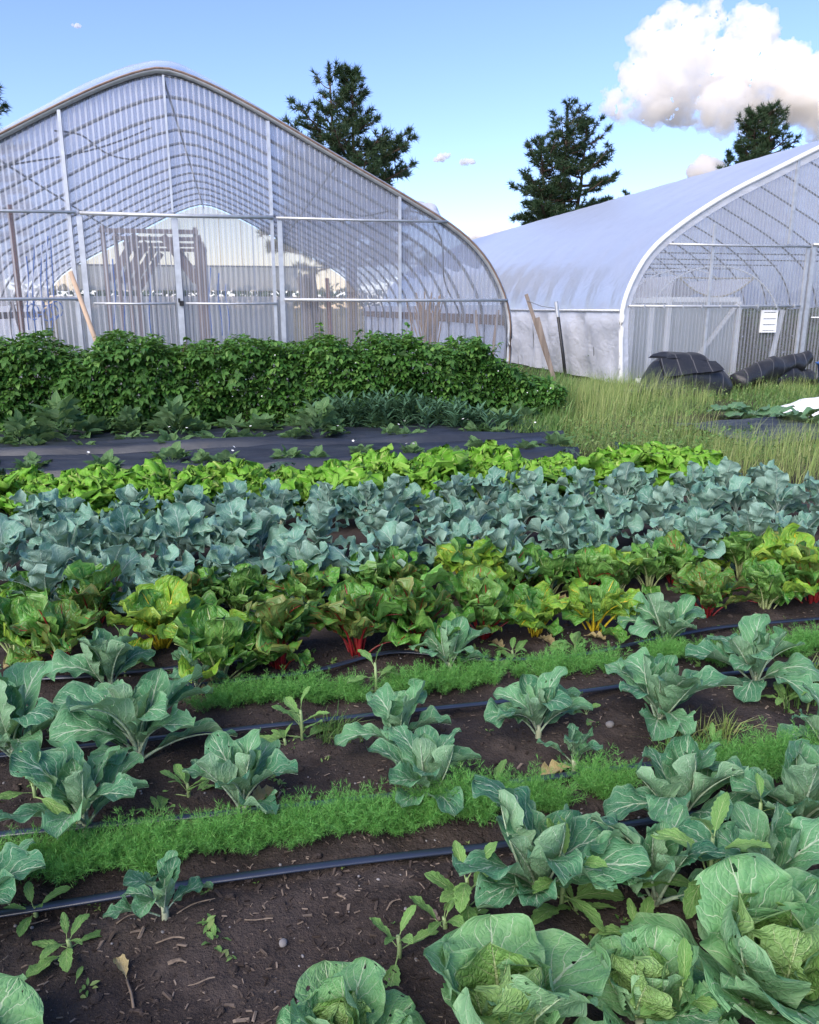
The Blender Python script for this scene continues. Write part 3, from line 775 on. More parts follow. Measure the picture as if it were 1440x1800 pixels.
# low hoop tunnel with sagging netting inside
tn = empty('inner_tunnel', farm(10.9, V0 + 2.2), ROT, 'low hooped tunnel with sagging cream netting inside the right greenhouse', 'tunnel')
for k in range(3):
    pts = [(1.9 * math.cos(f), k * 1.4, 2.42 * math.sin(f) ** .7) for f in np.linspace(0.02, PI - .02, 30)]
    add('hoop', MB().tube(pts, .02, 6).build('hoop', M['whitepaint'], True), tn)
g_ = []
for y_ in np.linspace(0, 2.8, 14):
    g_.append([(x_, y_, 2.16 - (0.42 - .1 * math.sin(y_ * 2)) * (1 - (x_ / .95) ** 2)) for x_ in np.linspace(-.95, .95, 17)])
add('netting', MB().grid(np.array(g_)).build('netting', M['film_s'], True), tn)
add('net_rope', MB().tube([(-.98, 0, 2.16), (0, -.03, 2.15), (.98, 0, 2.16)], .018, 5).build('net_rope', M['net']), tn)
add('net_hem', MB().tube([(x_, 0, 2.16 - .42 * (1 - (x_ / .95) ** 2)) for x_ in np.linspace(-.95, .95, 15)], .02, 5).build('net_hem', M['net']), tn)
g_ = []
for y_ in np.linspace(0, 2.8, 8):
    g_.append([(-1.0 - .25 * f - .04 * math.sin(7 * f + y_), y_, 2.2 - 1.1 * f) for f in np.linspace(0, 1, 8)])
add('netting', MB().grid(np.array(g_)).build('netting', M['film_s'], True), tn)

# ------------------------------------------------------------------ leaf cards used for baked foliage
def scatter(base_V, base_F, pos, yaw, pitch, roll, scale):
    """bake many copies of a small mesh: arrays only"""
    n_ = len(pos); k_ = len(base_V)
    cy, sy, cp, sp, cr, sr = np.cos(yaw), np.sin(yaw), np.cos(pitch), np.sin(pitch), np.cos(roll), np.sin(roll)
    R = np.empty((n_, 3, 3))
    R[:, 0, 0] = cy * cr - sy * sp * sr; R[:, 0, 1] = -sy * cp; R[:, 0, 2] = cy * sr + sy * sp * cr
    R[:, 1, 0] = sy * cr + cy * sp * sr; R[:, 1, 1] = cy * cp; R[:, 1, 2] = sy * sr - cy * sp * cr
    R[:, 2, 0] = -cp * sr; R[:, 2, 1] = sp; R[:, 2, 2] = cp * cr
    Vv = np.einsum('nij,kj->nki', R, base_V) * scale[:, None, None] + pos[:, None, :]
    Ff = (np.asarray(base_F)[None] + (np.arange(n_) * k_)[:, None, None]).reshape(-1, np.asarray(base_F).shape[1])
    return Vv.reshape(-1, 3), Ff
def leaflet(w=0.5, fold=0.12, droop=0.2, segs=3):
    ys = np.linspace(0, 1, segs + 2); V = []; 
    for y in ys:
        ww = w * 0.5 * (math.sin(PI * min(1, y) ** 0.8) ** 0.8 if 0 < y < 1 else 0.02)
        zz = -droop * y * y
        V += [(-ww, y, zz + fold * ww * 2), (0, y, zz), (ww, y, zz + fold * ww * 2)]
    F = []
    for i in range(len(ys) - 1):
        a = i * 3; F += [(a, a + 1, a + 4, a + 3), (a + 1, a + 2, a + 5, a + 4)]
    return np.array(V), np.array(F)

# ------------------------------------------------------------------ pines behind the greenhouses
def pine(loc, h, spread, base_h, shape, seed, label, nbr=70, tops=((0, 0, 1.0),), needle=0.2, nn=26):
    r = np.random.default_rng(seed)
    root = empty('pine_tree', loc, 0, label, 'tree', 'pines behind the greenhouses')
    tr = MB(); br = MB(); tuft_p = []; tuft_d = []
    for dx, dy, k in tops:
        tr.tube([(0, 0, -0.1), (dx * .25, dy * .25, h * .35), (dx * .8, dy * .8, h * .65), (dx, dy, h * k)], [.20, .15, .09, .02], 7)
        for f in np.linspace(0.0, 1, 8): 
            z = h * k * (1 - .06 * f)
            tuft_p.append((dx, dy, z)); tuft_d.append((0, 0, 1))
    for i in range(nbr):
        f = (i + r.random()) / nbr
        dx, dy, k = tops[r.integers(len(tops))]
        z = base_h + (h * k - base_h) * f ** 0.92
        ax = np.interp(z / h, [0, .35, .65, 1], [0, dx * .25, dx * .8, dx]); ay = np.interp(z / h, [0, .35, .65, 1], [0, dy * .25, dy * .8, dy])
        az = i * 2.399 + r.normal(0, .4)
        L = spread * np.interp(f, [p[0] for p in shape], [p[1] for p in shape]) * r.uniform(.55, 1.12)
        up = np.interp(f, [0, .5, 1], [-.02, .3, 1.1]) + r.normal(0, .1)
        d = np.array([math.cos(az), math.sin(az), 0])
        pts = [np.array([ax, ay, z]) + d * L * q + np.array([0, 0, L * (up * q * q * .8 + .05 * q)]) for q in np.linspace(0, 1, 6)]
        br.tube(pts, np.linspace(.05, .014, 6) * (L / spread + .3), 5, cap=False)
        ns = max(2, int(L * 3.4))
        for s in range(ns):
            q = 0.30 + 0.70 * (s + r.random()) / ns
            p0 = np.array([np.interp(q, np.linspace(0, 1, 6), [p[c] for p in pts]) for c in range(3)])
            sd = r.choice([-1, 1]); t = np.array([-d[1], d[0], 0]) * sd
            l2 = L * (1.05 - q) * r.uniform(.3, .6) + .18
            e = d * .6 + t * .9 + np.array([0, 0, r.uniform(.15, .7)]); e /= np.linalg.norm(e)
            p1 = p0 + e * l2
            br.tube([p0, (p0 + p1) / 2 + np.array([0, 0, -.02]), p1], [.02, .014, .008], 4, cap=False)
            nt = max(2, int(l2 / .16))
            for w in range(nt):
                g = (w + 1) / nt
                tuft_p.append(p0 + (p1 - p0) * g + r.normal(0, .025, 3)); dd = e + np.array([0, 0, .35]) + r.normal(0, .25, 3); tuft_d.append(dd / np.linalg.norm(dd))
        tuft_p.append(pts[-1]); tuft_d.append(d * .7 + np.array([0, 0, .7]))
    add('trunk', tr.build('trunk', M['bark'], True), root)
    add('branches', br.build('branches', M['bark'], True), root)
    tp_ = np.array(tuft_p); td = np.array(tuft_d); N = len(tp_)
    td /= np.linalg.norm(td, axis=1, keepdims=True)
    P = np.repeat(tp_, nn, 0); D = np.repeat(td, nn, 0)
    nd = r.normal(0, 1, P.shape); nd /= np.linalg.norm(nd, axis=1, keepdims=True)
    nd = nd + D * .75; nd /= np.linalg.norm(nd, axis=1, keepdims=True)
    P = P + D * r.uniform(-.1, .1, (len(P), 1))
    sidev = np.cross(nd, r.normal(0, 1, P.shape)); sidev /= np.maximum(np.linalg.norm(sidev, axis=1, keepdims=True), 1e-6)
    ln = (needle * r.uniform(.6, 1.15, (len(P), 1)))
    w = needle * .065
    V = np.stack([P - sidev * w, P + sidev * w, P + nd * ln], 1).reshape(-1, 3)
    F = np.arange(len(V)).reshape(-1, 3)
    o = add('crown', nmesh('crown', V, F, M['pine'], smooth=False), root)
    o['kind'] = 'stuff'
    return root
def at_dist(px, D):
    d = ray(px, 541); return np.array([d[0] / d[1] * D, D, -0.07])
def top_h(py, D): 
    d = ray(720, py); return H + D * d[2] / d[1]
cone = [(0, .9), (.25, 1.0), (.5, .85), (.75, .55), (.9, .32), (1, .12)]
pine(at_dist(622, 36), top_h(112, 36), 3.0, 3.2, [(0, 1.25), (.2, 1.12), (.42, .92), (.6, .78), (.72, .42), (.85, .26), (1, .08)], 5, 'tall pine with two leading tips rising behind the clear greenhouse', 120, ((-.85, 0, 1.0), (.1, .2, .975)), .30)
pine(at_dist(985, 48), top_h(185, 48), 2.5, 4.2, [(0, 1.15), (.2, .98), (.5, .88), (.75, .66), (.88, .4), (1, .12)], 9, 'broad dark pine between the two greenhouses', 140, ((-.1, 0, 1.0), (1.1, .3, .94), (-1.5, .1, .86)), .33)
pine(at_dist(1310, 50), top_h(190, 50), 2.1, 5.0, [(0, 1.0), (.3, 1.0), (.6, .82), (.8, .6), (.92, .4), (1, .2)], 14, 'compact rounded pine above the white film roof', 170, ((0, 0, 1.0), (.5, .1, .985), (-.45, .1, .97)), .33)
pine(at_dist(1258, 56), top_h(268, 56), .9, 6.0, cone, 15, 'small pine tip left of the compact pine above the white roof', 24, ((0, 0, 1.0),), .33)
pine(at_dist(6, 34), top_h(112, 34), 1.7, 3.2, cone, 21, 'pine showing only its right branches at the left picture edge', 60, ((0, 0, 1.0),), .30)
pine(at_dist(1088, 75), top_h(338, 75), 1.3, 4.0, cone, 25, 'distant pine tip just above the white roof right of the broad pine', 26, ((0, 0, 1.0),), .33)

# far wood along the horizon, one mass
N = 5200
lv_, lf_ = leaflet(1.0, .1, .1, 1)
px_ = rng.uniform(-200, 200, N); hh = 3.5 + 3.5 * fbm(px_ * .05, px_ * 0, 4, 40)
pos = np.stack([px_, rng.uniform(168, 178, N), hh * rng.random(N) ** .7 - .2], -1)
Vv, Ff = scatter(lv_, lf_, pos, rng.uniform(0, 6.3, N), rng.uniform(-1, 1, N), rng.uniform(-1, 1, N), rng.uniform(.9, 2.2, N))
tag(add('distant_wood', nmesh('distant_wood', Vv, Ff, M['pine'], smooth=False)), 'low dark wood along the horizon beyond the greenhouses', 'wood', kind='stuff')
# crop growing inside the right greenhouse
N = 9000
pos = np.stack([rng.uniform(7.7, 16.5, N), rng.uniform(16.4, 18.6, N), 1.45 * rng.random(N)], -1)
pos = pos[:, :1] * RU + pos[:, 1:2] * RV + np.stack([np.zeros(N), np.zeros(N), pos[:, 2]], -1)
lv_, lf_ = leaflet(.55, .15, .25, 2)
Vv, Ff = scatter(lv_, lf_, pos, rng.uniform(0, 6.3, N), rng.uniform(-.6, .5, N), rng.uniform(-.5, .5, N), rng.uniform(.16, .30, N))
tag(add('greenhouse_crop', nmesh('greenhouse_crop', Vv, Ff, M['inner_green'])), 'dark green leafy crop standing inside the right greenhouse', 'crop', kind='stuff')

# ------------------------------------------------------------------ clouds
from mathutils import noise as mnoise
def ico(sub):
    import bmesh
    bm = bmesh.new(); bmesh.ops.create_icosphere(bm, subdivisions=sub, radius=1.0)
    V = np.array([v.co[:] for v in bm.verts]); F = np.array([[v.index for v in f.verts] for f in bm.faces]); bm.free()
    return V, F
ICO = ico(4); ICO3 = ico(3)
def cloud(label, D, puffs, seed, flat=None, sub=3):
    """puffs: (px, py, radius in px) turned into real spheres of vapour D metres away"""
    r = np.random.default_rng(seed); mb = MB(); k = D / F0
    c0 = np.array([0.0, 0, H]) + ray(puffs[0][0], puffs[0][1]) * D
    V0_, F0_ = (ICO if sub == 4 else ICO3)
    for (px, py, pr) in puffs:
        c = np.array([0, 0, H]) + ray(px, py) * (D + r.uniform(-.5, .5) * pr * k * 2)
        R_ = pr * k
        off = r.uniform(0, 50, 3)
        disp = np.array([mnoise.fractal(Vector(v * 1.6 + off), 0.7, 2.1, 5) for v in V0_])
        V = V0_ * (1 + 0.26 * disp)[:, None] * np.array([1, 1, .88])
        mb.put(V * R_ + c - c0, T=F0_)
    o = add('cloud', mb.build('cloud', M['cloud' if len(puffs) > 30 else 'cloudlet'], True), None, c0)
    rm = o.modifiers.new('union', 'REMESH'); rm.mode = 'VOXEL'; rm.voxel_size = k * min(4.0, min(p[2] for p in puffs) * .4)
    for q_, (sz_, st_) in enumerate(((20, 24), (7, 9))):
        tx = bpy.data.textures.new('billow', 'CLOUDS'); tx.noise_scale = sz_ * k * min(1, puffs[0][2] / 30); tx.noise_depth = 4
        dm = o.modifiers.new('billow', 'DISPLACE'); dm.texture = tx; dm.strength = st_ * k * min(1, puffs[0][2] / 30); dm.mid_level = .5; dm.texture_coords = 'LOCAL'
    return tag(o, label, 'cloud')
r = np.random.default_rng(3)
big = [(1175, 120, 62), (1165, 70, 48), (1180, 35, 30), (1215, 60, 45), (1240, 30, 30), (1252, 6, 20), (1140, 140, 45), (1128, 75, 22), (1108, 125, 22), (1150, 185, 40), (1200, 180, 50), (1320, 65, 48), (1310, 30, 24),
       (1260, 120, 55), (1310, 130, 60), (1375, 130, 52), (1420, 150, 50), (1370, 105, 30), (1395, 175, 50), (1340, 190, 45), (1270, 180, 45), (1440, 125, 30), (1490, 170, 70), (1460, 190, 60), (1550, 190, 60), (1105, 195, 22), (1245, 205, 28),
       (1080, 170, 20), (1068, 188, 15), (1085, 195, 15), (1100, 160, 12), (1270, 224, 18), (1300, 222, 16), (1420, 220, 22)]
for _ in range(75):
    b = big[r.integers(0, 24)]
    a_ = r.uniform(-PI * 1.05, .15)
    big.append((b[0] + math.cos(a_) * b[2] * .95, min(215, b[1] + math.sin(a_) * b[2] * .92), b[2] * r.uniform(.16, .38)))
cloud('big white cumulus cloud with a flat pinkish base above the right greenhouse', 1500, big, 2)
cloud('tiny white cloud left of its twin between the pines', 1500, [(776, 277, 9), (768, 280, 6), (785, 273, 6), (790, 272, 4)], 4)
cloud('tiny flat white cloud right of its twin between the pines', 1500, [(820, 284, 7), (812, 285, 6), (829, 284, 6), (834, 285, 4)], 5)
cloud('low cream cloud on the skyline between the greenhouses', 2200, [(850, 412, 16), (875, 410, 15), (900, 412, 14), (830, 418, 12), (920, 418, 10), (860, 424, 16), (890, 424, 14)], 6)
cloud('small pale cloud behind the small pine tip', 1800, [(1240, 295, 24), (1222, 300, 14), (1262, 300, 18), (1250, 315, 22), (1228, 315, 18)], 7)
cloud('faint wisp of cloud high at upper left', 1500, [(135, 45, 5), (128, 44, 3), (141, 46, 3)], 8)
#PART3

# ------------------------------------------------------------------ leaves
def leaf_mesh(name, mats, seed, W=0.6, pet=0.15, petw=0.05, pw=(0.55, 2.8, 0.6), e0=1.0, e1=0.0, cup=0.15, ruf=0.08, rufk=16, outl=0.05, outk=18, lobes=0.0, pucker=0.012, twist=0.0, nu=9, ns=18,
              rib=0.022, holes=0, stalk=False, crinkle=0.0, fold=0.0, nveins=6.5, roll=0.0, serr=0.0, curl=0.0):
    """one leaf, unit length along +Y, +Z up: a blade that bends, cups, ruffles and puckers, with a fleshy midrib"""
    r = np.random.default_rng(seed)
    s = np.linspace(0, 1, ns) ** 0.9
    ang = e0 + (e1 - e0) * s ** 1.25
    ds = np.diff(s, prepend=0)
    y = np.cumsum(np.cos(ang) * ds); z = np.cumsum(np.sin(ang) * ds)
    bend = r.normal(0, .05) * s ** 2
    Cc = np.stack([bend, y, z], -1)
    T = np.stack([np.zeros(ns), np.cos(ang), np.sin(ang)], -1); Nn = np.stack([np.zeros(ns), -np.sin(ang), np.cos(ang)], -1)
    x = np.clip((s - pet) / (1 - pet), 0, 1)
    w = W * 0.5 * (x ** pw[0]) * np.clip(1 - x ** pw[1], 0, 1) ** pw[2] * 1.25
    w = np.maximum(w, petw * 0.5 * (1 - .3 * s) * (s < .95)); w[-1] = 0.004
    t = np.linspace(-1, 1, nu)
    S_, T_ = np.meshgrid(s, t, indexing='ij')
    X_ = np.broadcast_to(x[:, None], S_.shape)
    ph = r.uniform(0, 6.28, 8)
    sg = np.sign(T_)
    ol = 1 + outl * np.sin(outk * S_ + ph[0] + sg * ph[1]) + outl * .6 * np.sin(outk * 2.3 * S_ + ph[2] * sg)
    if lobes: ol = ol - lobes * np.clip(1.15 - X_ * 1.3, 0, 1) * (0.5 + 0.5 * np.sin(26 * S_ + ph[3] * sg)) 
    if serr: ol = ol + serr * (((S_ * ns / 2.0) % 1) - 0.5)
    wid = w[:, None] * ol
    tw = twist * S_ ** 1.5 + r.normal(0, .12) * S_
    lat = T_ * wid
    a_ = np.abs(T_)
    up = cup * wid * a_ ** 2 * 1.6 + fold * wid * a_
    rk = ruf * np.clip(X_ * 2.2, 0, 1) * a_ ** 2.2 * W
    up = up + rk * (np.sin(rufk * S_ + ph[4] * sg) + .55 * np.sin(rufk * 1.9 * S_ + ph[5] + sg * ph[6]))
    q = S_ - .42 * a_ ** .85
    up = up + pucker * np.abs(np.sin(PI * (q * nveins + .43 * (T_ > 0)))) * np.clip(X_ * 4, 0, 1) * (1 - a_ ** 4)
    if crinkle: up = up + crinkle * (vnoise(S_ * 11 + seed, T_ * 4.2 + 7, seed) - .5) * np.clip(X_ * 4, 0, 1) + crinkle * .6 * (vnoise(S_ * 23, T_ * 9 + 7, seed + 3) - .5) * np.clip(X_ * 4, 0, 1)
    up = up + 0.06 * W * (vnoise(S_ * 3.1 + seed, T_ * 1.7, seed + 5) - .5) * np.clip(X_ * 3, 0, 1)
    lx = lat
    if roll:                                  # margins rolled in or back
        th = roll * a_ * np.clip(X_ * 2, 0, 1)
        lx = sg * wid * np.sin(th * 1.0) / np.maximum(th, 1e-3) * a_; up = up + wid * a_ * (1 - np.cos(th)) / np.maximum(th, 1e-3)
    lx2 = lx * np.cos(tw) - up * np.sin(tw); up2 = lx * np.sin(tw) + up * np.cos(tw)
    G = Cc[:, None, :] + lx2[..., None] * np.array([1.0, 0, 0]) + up2[..., None] * Nn[:, None, :]
    if curl:
        kk = curl * np.clip(X_ * 3, 0, 1)
        for c_ in range(3):
            G[..., c_] = G[..., c_] + kk * ((vnoise(S_ * 13 + 31 * c_, T_ * 6.5 + seed, seed + 11 * c_) - .5) * 1.6 + (vnoise(S_ * 5 + 7 * c_, T_ * 2.6, seed + 5 + c_) - .5) * .8)
    UV = np.stack([(T_ + 1) / 2, S_], -1)
    mb = MB().grid(G, UV)
    F = np.concatenate(mb.Q)
    if holes:
        cen = UV.reshape(-1, 2)[F].mean(1)
        for _ in range(holes):
            c = np.array([r.uniform(.1, .9), r.uniform(.4, .95)]); R_ = r.uniform(.014, .034)
            keep = np.hypot((cen[:, 0] - c[0]) * 1.0, cen[:, 1] - c[1]) > R_
            gone = np.unique(F[~keep]); F = F[keep]; cen = cen[keep]
            Gs, Gt = np.gradient(G, axis=0).reshape(-1, 3), np.gradient(G, axis=1).reshape(-1, 3)
            uvf = UV.reshape(-1, 2); du = 1.0 / (nu - 1); dsv = np.maximum(np.gradient(S_, axis=0).reshape(-1), 1e-4)
            Gf = mb.V[0]
            for g_ in gone[np.isin(gone, F)]:
                dd = uvf[g_] - c; l_ = max(np.hypot(*dd), 1e-5); mv_ = dd / l_ * R_ - dd
                Gf[g_] = Gf[g_] + Gt[g_] * mv_[0] / du + Gs[g_] * mv_[1] / dsv[g_]
        if r.random() < .6:
            c = np.array([r.choice([0.0, 1.0]), r.uniform(.55, .9)]); keep = np.hypot((cen[:, 0] - c[0]) * .8, cen[:, 1] - c[1]) > r.uniform(.05, .1); F = F[keep]
    mb.Q = [F]
    nF = len(F)
    if rib:
        k = np.arange(0, ns, max(1, ns // 9)); rr = rib * (1 - s[k]) ** .9 + .0025
        C2 = Cc[k] - Nn[k] * (rr * .35)[:, None]
        b = MB().tube(C2, rr, 5, flat=.75)
        V = np.concatenate(b.V); uv = np.stack([np.full(len(V), .5), np.repeat(s[k], 5)], -1)
        mb.put(V, Q=np.concatenate(b.Q), UV=uv)
    me = mb.build(name, mats, True)
    if stalk:
        k = np.arange(0, ns, 2); rr = stalk * (1 - s[k]) ** .8 + .003
        C2 = Cc[k] - Nn[k] * (rr * .15)[:, None] + Nn[k] * .003
        st = MB().tube(C2, rr, 6, flat=.6).build('stalk', M['stalk_w'], True)
        return me, st
    return me

def variants(nm, n_, mats, seed, **kw):
    out = []
    for i in range(n_):
        r = np.random.default_rng(seed + i)
        k = {}
        for a, b in kw.items():
            k[a] = (r.uniform(*b) if isinstance(b, list) else b)
        out.append(leaf_mesh(nm, mats, seed + i, **k))
    return out

L = {}
L['cab_out'] = variants('leaf', 12, M['cabbage'], 100, W=[.84, 1.02], pet=.10, petw=.07, pw=(.48, 3.4, .55), e0=[.6, .95], e1=[-.3, .7], cup=[-.05, .28], ruf=[.04, .085], rufk=[13, 19], outl=.025, pucker=.016, crinkle=.014, nu=23, ns=38, rib=.022, holes=8, twist=[-.4, .4])
L['cab_in'] = variants('leaf', 6, M['cabbage'], 130, W=[.85, 1.0], pet=.06, petw=.08, pw=(.46, 3.6, .55), e0=[1.0, 1.2], e1=[.95, 1.4], cup=[.15, .4], ruf=[.04, .08], rufk=[13, 19], outl=.02, pucker=.018, crinkle=.014, nu=21, ns=32, rib=.02, holes=6, twist=[-.3, .3])
L['heart'] = variants('leaf', 6, M['heart'], 150, W=[.95, 1.12], pet=.04, petw=.08, pw=(.45, 3.8, .55), e0=[1.2, 1.38], e1=[1.55, 2.05], cup=[.25, .45], ruf=[.04, .07], rufk=[15, 22], outl=.025, outk=24, pucker=.02, crinkle=.008, nu=21, ns=30, rib=.018, holes=2)
L['cau_out'] = variants('leaf', 14, M['cauli'], 200, W=[.44, .60], pet=.18, petw=.05, pw=(.55, 3.0, .6), e0=[.8, 1.2], e1=[-.7, .3], cup=[.0, .35], ruf=[.06, .12], rufk=[13, 20], outl=.05, outk=[14, 20], pucker=.014, crinkle=.016, nu=15, ns=28, rib=.02, holes=4, twist=[-.7, .7], roll=[0, .7])
L['cau_in'] = variants('leaf', 8, M['cauli'], 230, W=[.42, .58], pet=.14, petw=.05, pw=(.55, 3.2, .6), e0=[1.1, 1.35], e1=[.9, 1.6], cup=[.2, .5], ruf=[.06, .12], rufk=[14, 22], outl=.05, outk=[14, 22], pucker=.016, crinkle=.016, nu=15, ns=26, rib=.022, holes=1, twist=[-.4, .4], roll=[.2, .9])
L['broc'] = variants('leaf', 16, M['broccoli'], 300, W=[.52, .72], pet=.32, petw=.035, pw=(.42, 3.4, .5), e0=[.8, 1.3], e1=[-1.0, .5], cup=[-.2, .5], ruf=[.11, .19], rufk=[15, 26], outl=.06, outk=[20, 30], lobes=.16, pucker=.014, crinkle=.03, nu=13, ns=24, rib=.018, twist=[-.8, .8])
CH = {}
for key, mat, sd in (('g', 'chard_g', 400), ('r', 'chard_r', 420), ('y', 'chard_y', 440)):
    CH[key] = variants('leaf', 8, M[mat], sd, W=[.52, .68], pet=.36, petw=.04, pw=(.5, 3.2, .55), e0=[1.15, 1.45], e1=[-.5, .7], cup=[-.1, .4], ruf=[.09, .16], rufk=[14, 22], outl=.05, outk=[16, 24], pucker=.02, crinkle=.085, nu=13, ns=24, rib=0, stalk=.025, twist=[-.5, .5])
L['must'] = variants('leaf', 12, M['mustard'], 500, W=[.70, .92], pet=.25, petw=.04, pw=(.55, 5.0, .45), e0=[1.15, 1.45], e1=[-1.3, -.1], cup=[-.3, .2], ruf=[.04, .08], rufk=[26, 34], outl=.08, outk=[40, 50], pucker=.02, crinkle=.08, curl=.14, nu=17, ns=36, rib=.014, twist=[-.4, .4])
L['kale'] = variants('leaf', 5, M['kale'], 540, W=[.22, .34], pet=.15, petw=.03, pw=(.5, 2.6, .6), e0=[1.1, 1.4], e1=[-.9, .2], cup=[-.5, -.1], ruf=[.1, .18], rufk=[30, 40], outl=.05, pucker=.015, crinkle=.04, nu=9, ns=24, rib=.014, roll=[.2, .6])
L['weed'] = variants('leaf', 8, M['weed'], 600, W=[.36, .5], pet=.22, petw=.025, pw=(.6, 2.2, .75), e0=[.3, .7], e1=[-.6, .1], cup=[0, .3], ruf=[.03, .07], rufk=12, outl=.08, outk=[44, 60], pucker=.008, nu=9, ns=38, rib=.012, twist=[-.4, .4])
L['squash'] = variants('leaf', 5, M['squash'], 640, W=[.9, 1.05], pet=.3, petw=.03, pw=(.35, 3.2, .55), e0=[.7, 1.0], e1=[-.7, -.3], cup=[.0, .3], ruf=[.04, .07], rufk=14, outl=.06, outk=20, pucker=.01, nu=9, ns=14, rib=.016)
L['dead'] = variants('withered_leaf', 3, M['dead'], 660, W=[.5, .7], pet=.15, petw=.03, pw=(.5, 2.8, .6), e0=.25, e1=-.15, cup=[.2, .6], ruf=.12, rufk=20, outl=.12, outk=24, pucker=.02, crinkle=.06, nu=9, ns=14, rib=.014)
def trifoliate(mat, seed, w=.62, droop=.25, n3=3):
    r = np.random.default_rng(seed); mb = MB(); 
    a, f = leaflet(w, .18, droop, 3)
    uvb = np.stack([np.tile([0, .5, 1], 5), np.repeat(np.linspace(0, 1, 5), 3)], -1)
    for k in range(n3):
        az = [0, 1.25, -1.25, 2.0, -2.0][k] + r.normal(0, .12); sc_ = [1, .85, .85, .7, .7][k] * .5
        P = a.copy(); P[:, 2] += .05 * np.sin(9 * P[:, 1] + r.uniform(0, 6)) * np.abs(P[:, 0]) * 3
        P = P * sc_
        c_, s_ = math.cos(az), math.sin(az)
        Q_ = np.stack([P[:, 0] * c_ + P[:, 1] * s_, -P[:, 0] * s_ + P[:, 1] * c_ + .42, P[:, 2] + .12 * P[:, 1] * 0], -1)
        mb.put(Q_, Q=f, UV=uvb)
    mb.tube([(0, 0, -.02), (0, .22, .01), (0, .44, 0)], .012, 4, cap=False)
    return mb.build('leaf', mat, True)
L['rasp'] = [trifoliate(M['raspberry'], 700 + i, .6, .3) for i in range(6)]
L['straw'] = [trifoliate(M['potato'], 720 + i, .8, .12) for i in range(5)]
L['pota'] = [trifoliate(M['potato'], 740 + i, .66, .25, 5) for i in range(5)]

def leafset(root, meshes, n_, size, tilt, az0, r, lift=0.0, spread=0.0, name='leaf', stalkmat=None, jit=.22, zb=0.0):
    """n_ leaves round the stem, in golden-angle order; size and tilt run from the outer leaf to the inner one"""
    for i in range(n_):
        f = i / max(1, n_ - 1)
        sc_ = (size[0] + (size[1] - size[0]) * f) * r.uniform(.85, 1.13)
        ti = tilt[0] + (tilt[1] - tilt[0]) * f + r.normal(0, jit * .6)
        az = az0 + i * 2.39996 + r.normal(0, jit)
        me = meshes[int(r.integers(len(meshes)))]
        st = None
        if isinstance(me, tuple): me, st = me
        d = spread * (1 - f * .8)
        o = add(name, me, root, (-math.sin(az) * d, math.cos(az) * d, zb + lift * f), (ti, r.normal(0, .12), az), sc_)
        if st is not None:
            s2 = add('stalk', st, o)
            if stalkmat is not None:
                s2.material_slots[0].link = 'OBJECT'; s2.material_slots[0].material = stalkmat
def stem(root, h, r0, mat='stem_pale', lean=(0, 0)):
    key = (round(h, 2), round(r0, 3), mat)
    if key not in stem.cache: stem.cache[key] = MB().tube([(0, 0, -.06), (0.004, 0, h * .5), (0, 0.003, h)], [r0 * 1.1, r0, r0 * .8], 7).build('stem', M[mat], True)
    return add('stem', stem.cache[key], root)
stem.cache = {}

# ------------------------------------------------------------------ foreground cabbages and cauliflowers, one by one
def base(px, py, z=-0.015): 
    P = gp(px, py); return (P[0], P[1], z)
def cabbage(px, py, s, az, label, heart=True, n_out=8, seed=0, group=None):
    r = np.random.default_rng(seed + int(px * 7 + py))
    t = empty('cabbage', base(px, py), 0, label, 'cabbage', 'cabbages')
    stem(t, .04, .018)
    leafset(t, L['cab_out'], n_out, (.285 * s, .25 * s), (-.15, .35), az, r, .05, .02)
    leafset(t, L['cab_in'], 4, (.235 * s, .20 * s), (.02, .12), az + 1, r, .02, .045 * s, zb=.04, jit=.14)
    if heart: leafset(t, L['heart'], 5, (.185 * s, .155 * s), (-.06, .08), az + 2, r, .02, .04 * s, zb=.06, jit=.12)
    return t
def cauliflower(px, py, s, az, label, n_out=6, n_in=3, seed=0, tilt=(-.10, .30), stemh=.03, dead=0):
    r = np.random.default_rng(seed + int(px * 5 + py * 3))
    t = empty('cauliflower_plant', base(px, py), 0, label, 'cauliflower plant', 'cauliflower plants')
    stem(t, stemh + .03 * s, .007 + .005 * s)
    leafset(t, L['cau_out'], n_out, (.27 * s, .26 * s), tilt, az, r, .05, .01, zb=stemh * .6)
    leafset(t, L['cau_in'], n_in, (.25 * s, .18 * s), (-.05, .12), az + 1.2, r, .03, .01, zb=stemh)
    for k in range(dead):
        a_ = r.uniform(0, 6.28)
        add('withered_leaf', L['dead'][int(r.integers(3))], t, (0, 0, .02), (-.15, 0, a_), .13)
    return t
cabbage(605, 1880, .64, 0.4, 'cabbage at the bottom edge just left of the broad cabbage with a bright heart', True, 7, 1)
cabbage(885, 1868, 1.02, 1.9, 'broad open cabbage with a bright green heart at the bottom centre', True, 8, 2)
cabbage(1128, 1812, .74, 4.0, 'small tight cabbage with gnawed leaves between the two broadest cabbages', True, 7, 3)
cabbage(1345, 1785, 1.2, 5.2, 'big upright cabbage with pale veined leaves filling the lower right corner', True, 9, 4)
cabbage(-75, 1960, .80, 0.3, 'cabbage cut off by the lower left corner', True, 7, 5)
